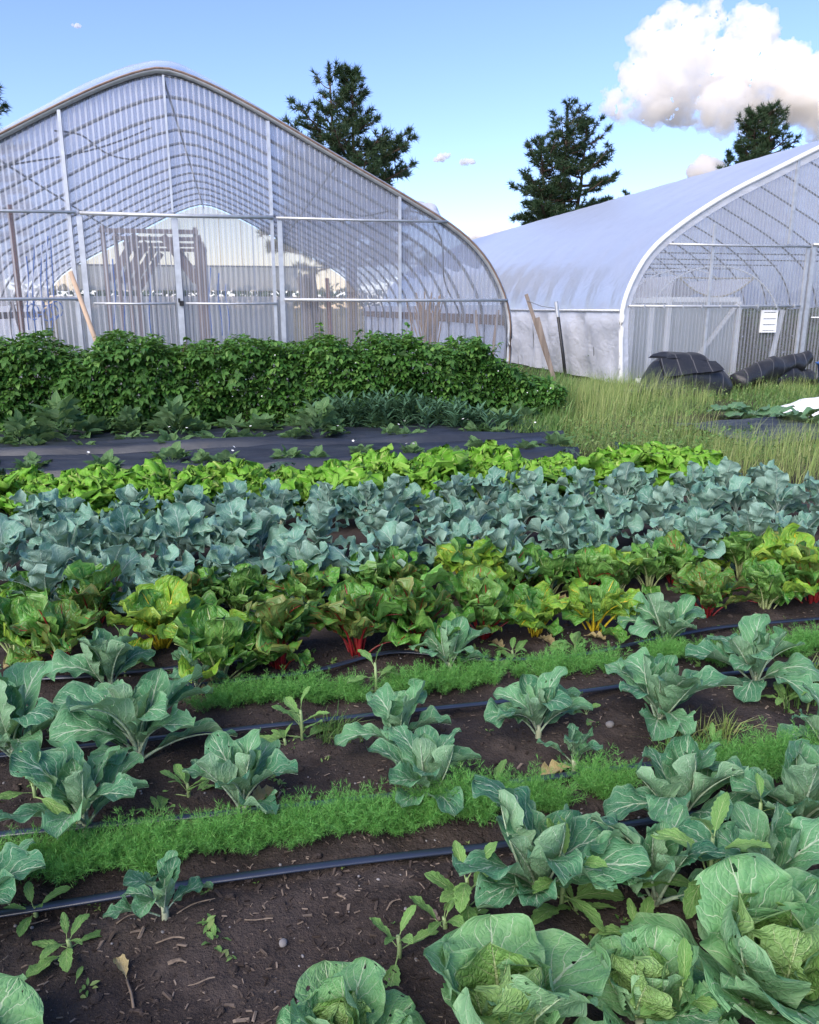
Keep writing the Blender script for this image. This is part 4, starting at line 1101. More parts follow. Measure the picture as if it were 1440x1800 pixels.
for a in (
    (-45, 1640, .85, 1.0, 'cauliflower plant cut off by the left edge beside the near drip tape', 6, 3, 1),
    (288, 1608, .50, 2.4, 'small young cauliflower plant standing alone on the near drip tape', 4, 2, 2),
    (945, 1580, 1.15, 0.7, 'large sprawling cauliflower plant with a drooping dark leaf behind the bright hearted cabbage', 8, 4, 3),
    (1150, 1592, 1.0, 2.2, 'cauliflower plant with one broad dark veined leaf facing the camera', 5, 2, 4),
    (1345, 1588, 1.0, 3.3, 'low dark cauliflower plant with wide flat leaves behind the big corner cabbage', 6, 2, 5),
    (1195, 1455, 1.05, 4.6, 'cauliflower plant with a pale upright leaf at the end of the dill row', 7, 3, 6),
    (1400, 1475, 1.12, 5.3, 'grey green cauliflower plant with many ribbed leaves at the right edge', 8, 4, 7),
    (150, 1458, .98, 0.2, 'cauliflower plant with wavy upright leaves at the left end of the front dill row', 7, 3, 8),
    (428, 1425, .86, 1.3, 'cauliflower plant with narrow leaves and a yellow dead leaf at its foot', 6, 4, 9),
    (752, 1410, .86, 2.8, 'dark blue green cauliflower plant with a folded pale head behind the front dill row', 8, 4, 10),
    (1008, 1350, .50, 3.1, 'small yellowing cauliflower plant on the second drip tape', 4, 2, 11),
    (25, 1335, 1.15, 4.4, 'big cauliflower plant at the left edge below the chard', 8, 3, 12),
    (245, 1335, 1.25, 5.0, 'biggest cauliflower plant, tall pale ribbed leaves, left of the second dill row', 9, 3, 13),
    (195, 1215, .95, 0.9, 'upright grey cauliflower plant in front of the red chard on the left', 6, 4, 14),
    (345, 1212, .62, 2.0, 'low dark cauliflower plant under the pale stalked chard', 4, 1, 15),
    (700, 1320, .90, 3.6, 'tall leaning cauliflower plant left of the bare soil in the middle', 5, 3, 16),
    (790, 1180, .80, 4.2, 'spindly pale stemmed cauliflower plant in front of the dark red chard', 5, 3, 17),
    (945, 1292, .86, 5.5, 'ragged cauliflower plant with a torn pale leaf on the third drip tape', 7, 3, 18),
    (1160, 1275, 1.15, 0.1, 'tall cauliflower plant with one big dark upright leaf right of the middle', 8, 4, 19),
    (1172, 1135, .95, 1.1, 'cauliflower plant behind the tall one, against the red stalked chard', 6, 3, 20),
    (1325, 1205, 1.0, 2.6, 'cauliflower plant with silvery ribbed leaves right of the tall one', 8, 4, 21),
    (1455, 1330, .8, 0.6, 'cauliflower plant with a pale blue leaf poking in at the right edge', 5, 3, 22)):
    cauliflower(*a[:5], n_out=a[5] + 2, n_in=a[6] + 1, seed=a[7], dead=1 if a[7] in (9, 8, 11) else 0)

# ------------------------------------------------------------------ chard
def chard(px, py, s, col, label, n_=9, seed=0, group='chard plants', tilt=(-.06, .30)):
    r = np.random.default_rng(seed + int(px * 3 + py))
    t = empty('chard_plant', base(px, py, -.02), 0, label, 'chard', group)
    sm = {'r': 'stalk_r', 'y': 'stalk_y', 'w': 'stalk_w', 'm': 'stalk_r'}[col]
    ms = {'r': CH['r'] + CH['g'][:4], 'y': CH['y'] + CH['g'][:2], 'w': CH['g'] + CH['y'][:1], 'm': CH['g'] + CH['r'][:3]}[col]
    leafset(t, ms, n_, (.25 * s, .33 * s), tilt, r.uniform(0, 6), r, .02, .03, stalkmat=M[sm], jit=.3)
    if r.random() < .5: add('withered_leaf', L['dead'][int(r.integers(3))], t, (r.normal(0, .04), -.06, .02), (0, 0, r.uniform(2.2, 4)), .11)
    return t
for i, (px, py, s, c, lab) in enumerate((
    (28, 1150, .9, 'w', 'pale stalked green chard at the left end of the chard row'),
    (105, 1170, .98, 'r', 'red stalked chard with bronze leaves near the left end of the row'),
    (285, 1135, 1.0, 'y', 'yellow stalked chard with a fan of lime leaves behind the grey cauliflower plant'),
    (385, 1195, .98, 'w', 'bushy green chard with pale stalks in front of the left broccoli'),
    (492, 1172, 1.02, 'r', 'red stalked chard with a withered leaf at its foot right of the bushy green one'),
    (628, 1150, 1.08, 'r', 'broad red stalked chard in the middle of the row'),
    (735, 1132, 1.08, 'm', 'dark green chard with deep red stalks right of the broad red stalked one'),
    (850, 1118, 1.0, 'm', 'chard with pink red stalks and glossy light leaves left of the yellow stalked pair'),
    (942, 1112, .80, 'y', 'yellow stalked chard with bright lime leaves, left one of a pair'),
    (1046, 1108, .90, 'y', 'yellow stalked chard with rounded leaves, right one of a pair'),
    (1242, 1082, .90, 'r', 'red stalked chard standing apart with bare tall stalks'),
    (1345, 1070, .8, 'w', 'pale crinkled chard between the red stalked ones on the right'),
    (1392, 1045, 1.05, 'y', 'tall yellow stalked chard near the right edge'),
    (1428, 1062, 1.0, 'r', 'orange red stalked chard at the right edge'))):
    chard(px, py, s, c, lab, 19 if s > .9 else 15, i)
back = [(62, 1092, .8, 'w'), (165, 1100, 1.0, 'm'), (345, 1090, .9, 'm'), (420, 1085, .85, 'w'), (545, 1080, .95, 'm'), (655, 1070, .95, 'w'), (705, 1062, .9, 'm'), (828, 1052, 1.1, 'y'), (895, 1052, .9, 'm'), (965, 1044, .9, 'w'), (1030, 1042, .85, 'm'), (1085, 1040, .8, 'w'), (1140, 1032, .85, 'w'), (1185, 1024, .85, 'm'), (1300, 1012, .95, 'w'), (1365, 1005, .85, 'm')]
cnt = {}
for i, (px, py, s, c) in enumerate(back):
    cnt[c] = cnt.get(c, -1) + (px != 828)
    lab = {'w': 'pale stalked green chard in the back chard line at the broccoli', 'm': 'red stalked dark chard in the back chard line at the broccoli', 'y': 'lime leaved chard in the back chard line at the broccoli'}[c]
    lab = ORD[max(0, cnt[c])] + ' ' + lab.replace(' in the', ' from the left in the', 1)
    if px == 828: lab = 'tallest bright lime chard standing up in the middle of the back chard line'
    chard(px, py, s, c, lab, 15, 40 + i, {'w': 'pale stalked chard in the back line', 'm': 'red stalked chard in the back line', 'y': 'lime chard in the back line'}[c] if px != 828 else 'chard plants')

# ------------------------------------------------------------------ rows farther back
def row_plants(v, u0, u1, step, fn, jv=.05, ju=.06, seed=0, pxmax=1465):
    r = np.random.default_rng(seed); u = u0; k = 0
    while u < u1:
        uu, vv = u + r.normal(0, ju), v + r.normal(0, jv)
        P = farm(uu, vv, -.02)
        px, py = proj(P + np.array([0, 0, .3]))
        if -25 < px < pxmax: fn(P, r, k, px); k += 1
        u += step
def broccoli(P, r, label, group, s=1.0, n_=17):
    t = empty('broccoli_plant', P, 0, label, 'broccoli plant', group)
    stem(t, .15, .012, 'stem_pale')
    leafset(t, L['broc'], n_, (.27 * s, .25 * s), (-.32, .42), r.uniform(0, 6), r, .15, .012, zb=.03, jit=.4)
row_plants(3.98, -2.2, 4.2, .30, lambda P, r, k, px: broccoli(P, r, ORD[k] + ' blue green broccoli plant from the left in the row right behind the chard', 'broccoli in the front broccoli row', r.uniform(.85, 1.02)), seed=1)
row_plants(4.65, -2.6, 4.9, .31, lambda P, r, k, px: broccoli(P, r, ORD[k] + ' blue green broccoli plant from the left in the middle of three broccoli rows', 'broccoli in the middle broccoli row', r.uniform(.9, 1.1)), seed=2)
row_plants(5.32, -2.9, 4.6, .31, lambda P, r, k, px: broccoli(P, r, ORD[k] + ' blue green broccoli plant from the left in the row touching the frilly mustard', 'broccoli in the rear broccoli row', r.uniform(.82, 1.0)), seed=3, pxmax=1375)
def mustard(P, r, k, px):
    t = empty('mustard_plant', P, 0, ORD[k] + ' frilly bright yellow green mustard plant from the left behind the broccoli', 'mustard plant', 'frilly mustard plants')
    leafset(t, L['must'], 15, (.34, .46), (-.28, .22), r.uniform(0, 6), r, .02, .02, jit=.3)
row_plants(6.1, -3.3, 3.95, .235, mustard, jv=.10, seed=4)
def kale(P, r, k, px):
    if r.random() < .2: return
    kale.n += 1
    t = empty('kale_plant', P, 0, ORD[kale.n] + ' dark blue kale plant from the left between the mustard and the black fabric', 'kale plant', 'dark kale plants')
    stem(t, .1, .012)
    leafset(t, L['kale'], 7, (.36, .30), (-.3, .1), r.uniform(0, 6), r, .06, .01, zb=.02, jit=.3)
kale.n = -1
row_plants(6.75, -3.4, 3.6, .36, kale, jv=.1, seed=5)
def strawberry(P, r, label, group, s=1.0, n_=9, petals=True):
    t = empty('strawberry_plant', (P[0], P[1], .03), 0, label, 'strawberry plant', group)
    leafset(t, L['straw'], n_, (.17 * s, .15 * s), (.25, 1.0), r.uniform(0, 6), r, .0, .01, jit=.4)
    if petals and r.random() < .35:
        for q in range(2):
            a_ = r.uniform(0, 6.3); d_ = .1 * s
            add('flower', FLOWER, t, (d_ * math.cos(a_), d_ * math.sin(a_), .13 * s), (r.normal(0, .3), r.normal(0, .3), 0), .015)
fa, ff = leaflet(.9, .1, -.15, 1)
mbf = MB()
for k in range(5):
    c_, s_ = math.cos(k * 2 * PI / 5), math.sin(k * 2 * PI / 5)
    mbf.put(np.stack([fa[:, 0] * c_ - fa[:, 1] * s_, fa[:, 0] * s_ + fa[:, 1] * c_, fa[:, 2]], -1), Q=ff)
FLOWER = mbf.build('flower', M['petal'])
row_plants(7.75, -3.6, 3.3, .40, lambda P, r, k, px: strawberry(P, r, ORD[k] + ' small strawberry plant from the left in the nearer black fabric strip', 'strawberries in the nearer fabric strip', r.uniform(1.1, 1.8), 10), jv=.15, ju=.12, seed=6)
row_plants(9.0, -3.8, 3.5, .42, lambda P, r, k, px: strawberry(P, r, ORD[k] + ' small strawberry plant from the left in the farther black fabric strip', 'strawberries in the farther fabric strip', r.uniform(1.1, 1.8), 10), jv=.15, ju=.15, seed=7)
row_plants(9.85, -4.0, 3.9, .40, lambda P, r, k, px: strawberry(P, r, ORD[k] + ' leafy strawberry plant from the left at the foot of the hedge', 'strawberries at the foot of the hedge', r.uniform(1.5, 2.3), 15, False), jv=.2, ju=.15, seed=17)
for i, (px, py, s, lab) in enumerate(((110, 785, 2.3, 'large leafy strawberry clump at the left on the black fabric'), (40, 792, 1.5, 'small leafy clump at the left edge of the black fabric'), (310, 778, 1.9, 'leafy strawberry clump before the hedge, right of the large one'), (560, 778, 1.9, 'loose leafy clump before the grey green border plants'), (230, 770, 1.4, 'low leafy clump hidden between two larger strawberry clumps'))):
    r = np.random.default_rng(60 + i)
    t = empty('strawberry_plant', (gp(px, py)[0], gp(px, py)[1], 0.03), 0, lab, 'strawberry plant')
    leafset(t, L['pota'], 22, (.19 * s, .16 * s), (.2, 1.25), 0, r, .12 * s, .05 * s, jit=.5)
# grey green upright border plants
def spiky(px, py, h, label, seed, n_=150, wid=.20):
    r = np.random.default_rng(seed)
    a, f = leaflet(.20, .15, .25, 2)
    N = n_; base_ = gp(px, py)
    st = r.integers(0, 14, N); sx = r.normal(0, wid, 14); sy = r.normal(0, wid * .6, 14)
    pos = np.stack([base_[0] + sx[st] + r.normal(0, .01, N), base_[1] + sy[st] + r.normal(0, .01, N), h * r.random(N) ** .8 * (0.8 + .4 * r.random(N))], -1)
    V, F = scatter(a, f, pos, r.uniform(0, 6.3, N), r.uniform(.3, 1.1, N), r.normal(0, .2, N), r.uniform(.12, .19, N))
    mb = MB().put(V, Q=F)
    t = empty('border_plant', (0, 0, 0), 0, label, 'border plant', 'grey green border plants')
    t.location = (base_[0], base_[1], 0)
    me = nmesh('foliage', V - np.array([base_[0], base_[1], 0]), F, M['sage'])
    o = add('foliage', me, t); o['kind'] = 'stuff'
for i, (px, h, lab) in enumerate(((600, .36, 'grey green border plant left of the clump before the hedge'), (655, .40, 'tallest grey green border plant in the clump before the hedge'), (705, .38, 'bushy grey green border plant in the middle before the hedge'), (752, .36, 'grey green border plant right of the bushy one'), (800, .30, 'low grey green border plant farthest right before the hedge'), (845, .22, 'small sprawling border plant before the right half of the hedge'))):
    spiky(px, 762, h, lab, 80 + i, 420)

# ------------------------------------------------------------------ raspberry hedge
hedge = empty('raspberry_hedge', farm(0, 10.75), ROT, 'long dense raspberry hedge before the clear greenhouse', 'hedge')
r = np.random.default_rng(90)
HU0, HU1 = -4.6, 4.3
def hedge_top(u): return 1.02 + .16 * (fbm(u * .8, u * 0, 2, 51) - .5) + .42 * (fbm(u * 2.6, u * 0 + 3, 3, 52) - .5) - .62 * np.clip((u - 3.3) / 1.0, 0, 1)
N = 17000
u = r.uniform(HU0, HU1, N); k = r.random(N)
front = k < .62; top = (k >= .62) & (k < .86)
zt = hedge_top(u)
z = np.where(front, .06 + (zt - .08) * r.random(N) ** .95, np.where(top, zt * r.uniform(.88, 1.06, N), zt * r.random(N)))
bulge = .12 * np.sin(PI * np.clip(z / zt, 0, 1)) + .5 * (fbm(u * 2.6, z * 2.8, 3, 55) - .5)
v = np.where(front, -.50 - bulge + np.abs(r.normal(0, .10, N)), r.uniform(-.5, .55, N))
yaw = np.where(front, PI + r.normal(0, .9, N), r.uniform(0, 6.3, N))
pit = np.where(front, r.normal(-.2, .5, N), r.normal(.05, .4, N))
a, f = leaflet(.62, .18, .28, 3)
# three leaflets to a leaf
P0 = np.stack([u, v, z], -1)
size = .030 + .066 * r.random(N) ** .8
pick = np.argsort(-(front * 1.0 + .4 * top) * (np.abs(u + .3) < 4) * (v < -.45) * (z > .3) * size)[:290]
for i in pick:
    add('leaf', L['rasp'][int(r.integers(6))], hedge, tuple(P0[i] + np.array([0, -.05, 0])), (float(pit[i]), float(r.normal(0, .25)), float(yaw[i])), float(size[i] * 2.0))
Nc = 4200
uc = r.uniform(HU0, HU1, Nc); zc_ = hedge_top(uc) * r.uniform(.02, .93, Nc)
Vc, Fc = scatter(a, f, np.stack([uc, r.uniform(-.30, .3, Nc), zc_], -1), r.uniform(0, 6.3, Nc), r.normal(-.2, .7, Nc), r.normal(0, .5, Nc), r.uniform(.09, .16, Nc))
Vs, Fs, off = [Vc], [Fc], len(Vc)
for kk, da in enumerate((0, 1.15, -1.15)):
    yw = yaw + da + r.normal(0, .15, N)
    dirv = np.stack([-np.sin(yw), np.cos(yw), np.zeros(N)], -1)
    V, F = scatter(a, f, P0 + dirv * (size * .18)[:, None], yw, pit + r.normal(0, .12, N), r.normal(0, .2, N), size * (1.05 if kk == 0 else .9))
    Vs.append(V); Fs.append(F + off); off += len(V)
o = add('foliage', nmesh('foliage', np.concatenate(Vs), np.concatenate(Fs), M['hedgefoliage']), hedge); o['kind'] = 'stuff'
mb = MB(); tipV, tipF, to = [], [], 0
for i in range(120):
    uu = r.uniform(HU0, HU1); vv = r.uniform(-.4, .4); hh = float(hedge_top(np.array(uu))) * r.uniform(.8, 1.0)
    if r.random() < .36: hh *= r.uniform(1.08, 1.32)
    pts = [(uu, vv, -.07), (uu + r.normal(0, .05), vv - .03, hh * .5), (uu + r.normal(0, .10), vv - .08, hh)]
    mb.tube(pts, [.006, .005, .003], 4, cap=False)
    m_ = 8
    q = r.uniform(.72, 1.02, m_); pp = np.array([[np.interp(x_, [0, .5, 1], [p[c_] for p in pts]) for c_ in range(3)] for x_ in q])
    for da in (0, 1.1, -1.1):
        V, F = scatter(a, f, pp, r.uniform(0, 6.3, m_), r.normal(.1, .4, m_), r.normal(0, .3, m_), r.uniform(.05, .09, m_)); tipV.append(V); tipF.append(F + to); to += len(V)
add('canes', mb.build('canes', M['timber_d'], True), hedge)
o = add('shoot_tips', nmesh('shoot_tips', np.concatenate(tipV), np.concatenate(tipF), M['tips']), hedge); o['kind'] = 'stuff'
N = 50
uu = r.uniform(HU0, HU1, N); pos = np.stack([uu, -.62 - .1 * r.random(N), .4 + (hedge_top(uu) - .4) * r.random(N)], -1)
V, F = scatter(np.concatenate(mbf.V), np.concatenate(mbf.Q), pos, r.uniform(0, 6, N), r.uniform(.4, 1.4, N), r.normal(0, .3, N), np.full(N, .010))
o = add('blossom', nmesh('blossom', V, F, M['petal']), hedge); o['kind'] = 'stuff'

# ------------------------------------------------------------------ drip tapes
def tape(pts, label, seed, z=.012):
    r = np.random.default_rng(seed)
    P = np.array([gp(*p) for p in pts]); s = np.concatenate([[0], np.cumsum(np.linalg.norm(np.diff(P, axis=0), axis=1))])
    n_ = int(s[-1] / .05); t = np.linspace(0, s[-1], n_)
    Q = np.stack([np.interp(t, s, P[:, c_]) for c_ in range(3)], -1)
    for _ in range(6): Q[1:-1] = (Q[:-2] + 2 * Q[1:-1] + Q[2:]) / 4
    c0 = Q[0].copy(); c0[2] = 0
    uf = Q @ RU; vf = Q @ RV
    Q[:, 2] = .004 + z + .020 * (fbm(t * .9, t * 0, 2, seed) - .5)
    Q[:, 1] += .016 * (fbm(t * .6, t * 0, 2, seed + 3) - .5)
    rr = .0125 * (1 + .12 * (fbm(t * 5, t * 0, 2, seed + 7) - .5))
    mb = MB().tube(Q - c0, rr * 1.15, 10, flat=.42)
    return tag(add('drip_tape', mb.build('drip_tape', M['drip'], True), None, c0), label, 'drip tape', 'drip tapes')
tape([(-120, 1632), (0, 1615), (290, 1566), (720, 1510), (900, 1490), (1100, 1458), (1500, 1405)], 'nearest shiny black drip tape below the front dill row', 1)
tape([(-120, 1490), (0, 1475), (300, 1445), (640, 1410), (850, 1388), (1100, 1355), (1500, 1310)], 'black drip tape behind the front dill row', 2)
tape([(-80, 1345), (330, 1300), (600, 1270), (900, 1240), (1190, 1200), (1500, 1165)], 'black drip tape in front of the second dill row', 3)
tape([(100, 1240), (360, 1210), (560, 1187), (640, 1160), (690, 1147), (735, 1150), (830, 1166), (1000, 1160), (1250, 1110), (1500, 1088)], 'drip tape that kinks up behind the second dill row at the foot of the chard', 4)
tape([(-60, 1205), (140, 1196), (330, 1178), (520, 1160)], 'short stretch of drip tape under the left chard plants', 5)

# ------------------------------------------------------------------ dill rows
def dill_proto(seed):
    r = np.random.default_rng(seed); V = []; F = []
    def strip(p, q, w):
        d = q - p; s_ = np.cross(d, r.normal(0, 1, 3)); s_ = s_ / max(np.linalg.norm(s_), 1e-6) * w
        k = len(V); V.extend([p - s_, p + s_, q]); F.append((k, k + 1, k + 2))
    for fr in range(9):
        az = r.uniform(0, 6.28); el = r.uniform(1.12, 1.55); ln = r.uniform(.55, 1.0)
        d = np.array([math.cos(az) * math.cos(el), math.sin(az) * math.cos(el), math.sin(el)])
        prev = np.zeros(3); pts = []
        for s_ in range(6):
            d = d + np.array([math.cos(az) * .10, math.sin(az) * .10, -.04]); d /= np.linalg.norm(d)
            p = prev + d * ln / 6; strip(prev, p, .006); prev = p; pts.append((p, d.copy()))
        for p, dd in pts[1:]:
            for b in range(7):
                e = dd * .6 + r.normal(0, .55, 3); e[2] += .15; e /= np.linalg.norm(e)
                q = p + e * r.uniform(.08, .17); strip(p, q, .0042)
                for _ in range(3):
                    e2 = e + r.normal(0, .5, 3); e2 /= np.linalg.norm(e2); strip(p + (q - p) * r.uniform(.3, .8), q + e2 * .06, .0034)
    return np.array(V), np.array(F)
DP = [dill_proto(i) for i in range(4)]
def dill_row(v0, u0, u1, dens, h, wid, label, seed, gaps=()):
    r = np.random.default_rng(seed); Vs = []; Fs = []; off = 0
    N = int((u1 - u0) * dens); u = r.uniform(u0, u1, N)
    keep = np.ones(N, bool)
    for a_, b_ in gaps: keep &= ~((u > a_) & (u < b_))
    u = u[keep]; N = len(u); v = v0 + r.normal(0, wid, N)
    for k in range(4):
        m_ = np.arange(N) % 4 == k
        pos = u[m_, None] * RU + v[m_, None] * RV + np.stack([0 * u[m_], 0 * u[m_], soil_z(u[m_], v[m_]) - .005], -1)
        V, F = scatter(DP[k][0], DP[k][1], pos, r.uniform(0, 6.3, m_.sum()), r.normal(0, .08, m_.sum()), r.normal(0, .08, m_.sum()), h * r.uniform(.7, 1.15, m_.sum()) * (.85 + .3 * vnoise(u[m_] * 3, u[m_] * 0, seed)))
        Vs.append(V); Fs.append(F + off); off += len(V)
    tag(add('dill_row', nmesh('dill_row', np.concatenate(Vs), np.concatenate(Fs), M['dill'], smooth=False)), label, 'dill', kind='stuff')
dill_row(2.03, -.78, .92, 150, .13, .022, 'front row of feathery dill seedlings above the nearest drip tape', 1)
dill_row(2.05, 1.0, 2.1, 130, .13, .026, 'feathery dill between the cauliflower plants on the right', 2, ((1.12, 1.3),))
dill_row(2.88, -.22, 1.0, 120, .115, .026, 'second row of feathery dill in the middle of the bed', 3, ((.42, .5),))
dill_row(2.88, 1.05, 2.9, 110, .115, .028, 'right part of the second dill row behind the tall cauliflower plant', 4, ((1.5, 1.7), (2.0, 2.15)))

# ------------------------------------------------------------------ weeds on the soil
def weed(px, py, s, label, n_=8, h=.0, seed=0, mat='weed'):
    r = np.random.default_rng(seed + int(px + py * 2))
    t = empty('weed', base(px, py, -.005), 0, label, 'weed', 'broad leaved weeds')
    if h: stem(t, h, .006, 'stem_green')
    leafset(t, L[mat], n_, (.18 * s, .11 * s), (-.25, .55), r.uniform(0, 6), r, h, .005, jit=.4)
    return t
for a in (
    (120, 1668, .62, 'small bright green weed alone on the bare soil at lower left', 8, .03), (375, 1660, .35, 'tiny seedling between the small cauliflower plant and the drip tape', 4, .0),
    (372, 1645, .3, 'tiny round leaved seedling before the front dill row', 4, 0), (60, 1605, .6, 'dark weed beside the left edge cauliflower plant', 6, .02),
    (985, 1600, 1.15, 'bright toothed weed in front of the large sprawling cauliflower plant', 11, .14), (1240, 1600, 1.25, 'tall light green toothed weed between two dark cauliflower leaves', 12, .22),
    (1325, 1520, .9, 'upright light green weed tip before the right edge cauliflower plant', 8, .2), (820, 1600, 1.0, 'grey green weed left of the sprawling cauliflower plant', 10, .10),
    (780, 1640, .8, 'low weed on the soil left of the drooping dark leaf', 8, .05), (700, 1680, .7, 'weed behind the bottom edge cabbage', 7, .06),
    (1190, 1830, .9, 'lime green weed in front of the small tight cabbage', 9, .14), (530, 1300, .95, 'upright weed on the bare soil right of the biggest cauliflower plant', 9, .12),
    (500, 1310, .6, 'low weed left of the upright one', 7, .03), (660, 1220, .9, 'pale leaved weed standing in the second dill row', 8, .14),
    (330, 1400, .8, 'weed on the soil between the two left cauliflower plants', 8, .05), (280, 1440, .7, 'low spreading weed beside the second drip tape', 7, .02),
    (60, 1405, 1.0, 'weed under the big left edge cauliflower plant', 9, .06), (870, 1385, .7, 'pale flat weed right of the folded cauliflower head', 8, .02),
    (1030, 1260, .6, 'small weed at the foot of the ragged cauliflower plant', 7, .02), (1250, 1330, .7, 'weed among dry stalks right of the tall cauliflower plant', 8, .05),
    (1010, 1600, .6, 'dark low weed under the toothed weed', 8, .02), (1120, 1660, .7, 'dark weed on the soil behind the small tight cabbage', 8, .04),
    (690, 1620, .35, 'tiny seedling on the nearest drip tape', 4, .0), (220, 1190, .9, 'yellow green weed in front of the left red chard', 8, .16),
    (900, 1160, .8, 'bushy weed at the foot of the yellow stalked chard', 10, .05), (1010, 1150, .8, 'sprawling weed between chard and dill', 10, .04), (1380, 1240, .7, 'weed left of the right edge grass tuft', 8, .04)):
    weed(a[0], a[1], a[2], a[3], a[4], a[5], 0)

# ------------------------------------------------------------------ chips, stones and bits on the soil
def chips(N, seed, u0, u1, v0, v1, smin, smax):
    r = np.random.default_rng(seed)
    P = np.array([[x, y, z] for x in (-.5, .5) for y in (-.5, .5) for z in (-.5, .5)])
    Fq = np.array([[0, 1, 3, 2], [4, 6, 7, 5], [0, 4, 5, 1], [2, 3, 7, 6], [0, 2, 6, 4], [1, 5, 7, 3]])
    v = v0 + (v1 - v0) * r.random(N) ** 1.3; u = r.uniform(u0, u1, N)
    pos = u[:, None] * RU + v[:, None] * RV; pos[:, 2] = soil_z(u, v) + .003
    L_ = r.uniform(smin, smax, N) * np.where(r.random(N) < .08, 2.2, 1)
    P = P * np.array([.30, 1, .16]) * np.array([[1, 1, 1], [.6, .8, .5], [.5, 1.1, 1], [1, .7, .8], [.9, .9, .7], [.3, 1, 1], [.8, 1.2, .5], [.5, .9, .9]])
    V, F = scatter(P, Fq, pos, r.uniform(0, 6.3, N), r.normal(0, .22, N), r.normal(0, .4, N), L_)
    return nmesh('mulch', V, F, M['chip'], smooth=False)
tag(add('mulch', chips(9000, 5, -1.0, 2.0, .9, 2.0, .003, .016)), 'dark shredded bark scattered over the near soil', 'mulch', kind='stuff')
tag(add('mulch', chips(5000, 6, -1.6, 2.8, 2.05, 3.4, .004, .016)), 'shredded bark scattered between the dill rows', 'mulch', kind='stuff')
Vi, Fi = ico(2)
r = np.random.default_rng(18); N = 1500
u = r.uniform(-1.5, 2.7, N); v = .95 + 2.5 * r.random(N) ** 1.2; pos = u[:, None] * RU + v[:, None] * RV; pos[:, 2] = soil_z(u, v)
dn = np.array([mnoise.noise(Vector(q_ * 2.2)) for q_ in Vi])
V, F = scatter(Vi * (1 + .5 * dn)[:, None] * np.array([1.2, 1, .7]), Fi, pos, r.uniform(0, 6, N), r.normal(0, .8, N), r.normal(0, .8, N), .003 + .013 * r.random(N) ** 3)
tag(add('soil_clods', nmesh('soil_clods', V, F, M['soil'])), 'crumbly dark clods over the bed', 'clods', kind='stuff')
r = np.random.default_rng(28); nc = 150
cu, cv = r.uniform(-1.3, 2.6, nc), 1.0 + 2.4 * r.random(nc); kq = np.repeat(np.arange(nc), 7); N = len(kq)
u = cu[kq] + r.normal(0, .008, N); v = cv[kq] + r.normal(0, .008, N); pos = u[:, None] * RU + v[:, None] * RV; pos[:, 2] = soil_z(u, v) + .004
a, f = leaflet(.42, .15, .25, 2)
V, F = scatter(a, f, pos, r.uniform(0, 6.3, N), r.uniform(.0, .9, N), r.normal(0, .3, N), (.010 + .026 * r.random(nc) ** 2)[kq] * r.uniform(.7, 1.2, N))
tag(add('seedlings', nmesh('seedlings', V, F, M['weedmass'])), 'tiny weed seedlings sprouting all over the bed', 'seedlings', kind='stuff')
r = np.random.default_rng(8)
N = 420
Vi, Fi = ico(1); u = r.uniform(-1.4, 2.6, N); v = r.uniform(1.0, 3.3, N); pos = u[:, None] * RU + v[:, None] * RV; pos[:, 2] = soil_z(u, v)
V, F = scatter(Vi * np.array([1, .8, .6]), Fi, pos, r.uniform(0, 6, N), r.normal(0, .4, N), r.normal(0, .4, N), r.uniform(.002, .007, N))
tag(add('pebbles', nmesh('pebbles', V, F, M['stone'])), 'small pebbles and clods on the soil', 'pebbles', kind='stuff')
def on_soil(px, py, dz=0.0):
    P = gp(px, py); uu, vv = to_farm(P); return (P[0], P[1], float(soil_z(np.array(uu), np.array(vv))) + dz)
def chip(px, py, ln, az, label, w=.012):
    mb = MB(); rr = np.random.default_rng(int(px)); n_ = 6
    pts = [(ln * (f - .5), .004 * math.sin(5 * f + px), .004 * math.sin(3 * f)) for f in np.linspace(0, 1, n_)]
    mb.tube(pts, w / 2.8 * (1 + .25 * rr.normal(0, 1, n_)), 5, flat=.5)
    tag(add('wood_chip', mb.build('wood_chip', M['chip1']), None, on_soil(px, py, .006), (0, rr.normal(0, .08), az)), label, 'wood chip')
chip(313, 1694, .045, .1, 'short pale wood chip in the middle of the bare soil', .014)
chip(345, 1602, .10, .6, 'thin curved twig lying below the near drip tape', .006)
chip(600, 1583, .03, -.9, 'slanting bleached chip near the drip tape in the middle', .012)
chip(455, 1622, .07, .05, 'long pale splinter on the bare soil right of the young cauliflower', .007)
chip(300, 1652, .07, .1, 'straw coloured splinter left of the dry leaf scrap', .008)
chip(355, 1735, .06, .25, 'thin grey twig on the soil above the bottom edge cabbage', .005)
chip(65, 1625, .05, .4, 'pale splinter beside the small lime weed', .006)
chip(225, 1610, .06, .5, 'short twig under the young cauliflower', .007)
chip(45, 1740, .06, .2, 'bleached twig at the lower left', .007)
chip(690, 1600, .05, .8, 'dry stick near the left foot of the grey green weed', .007)
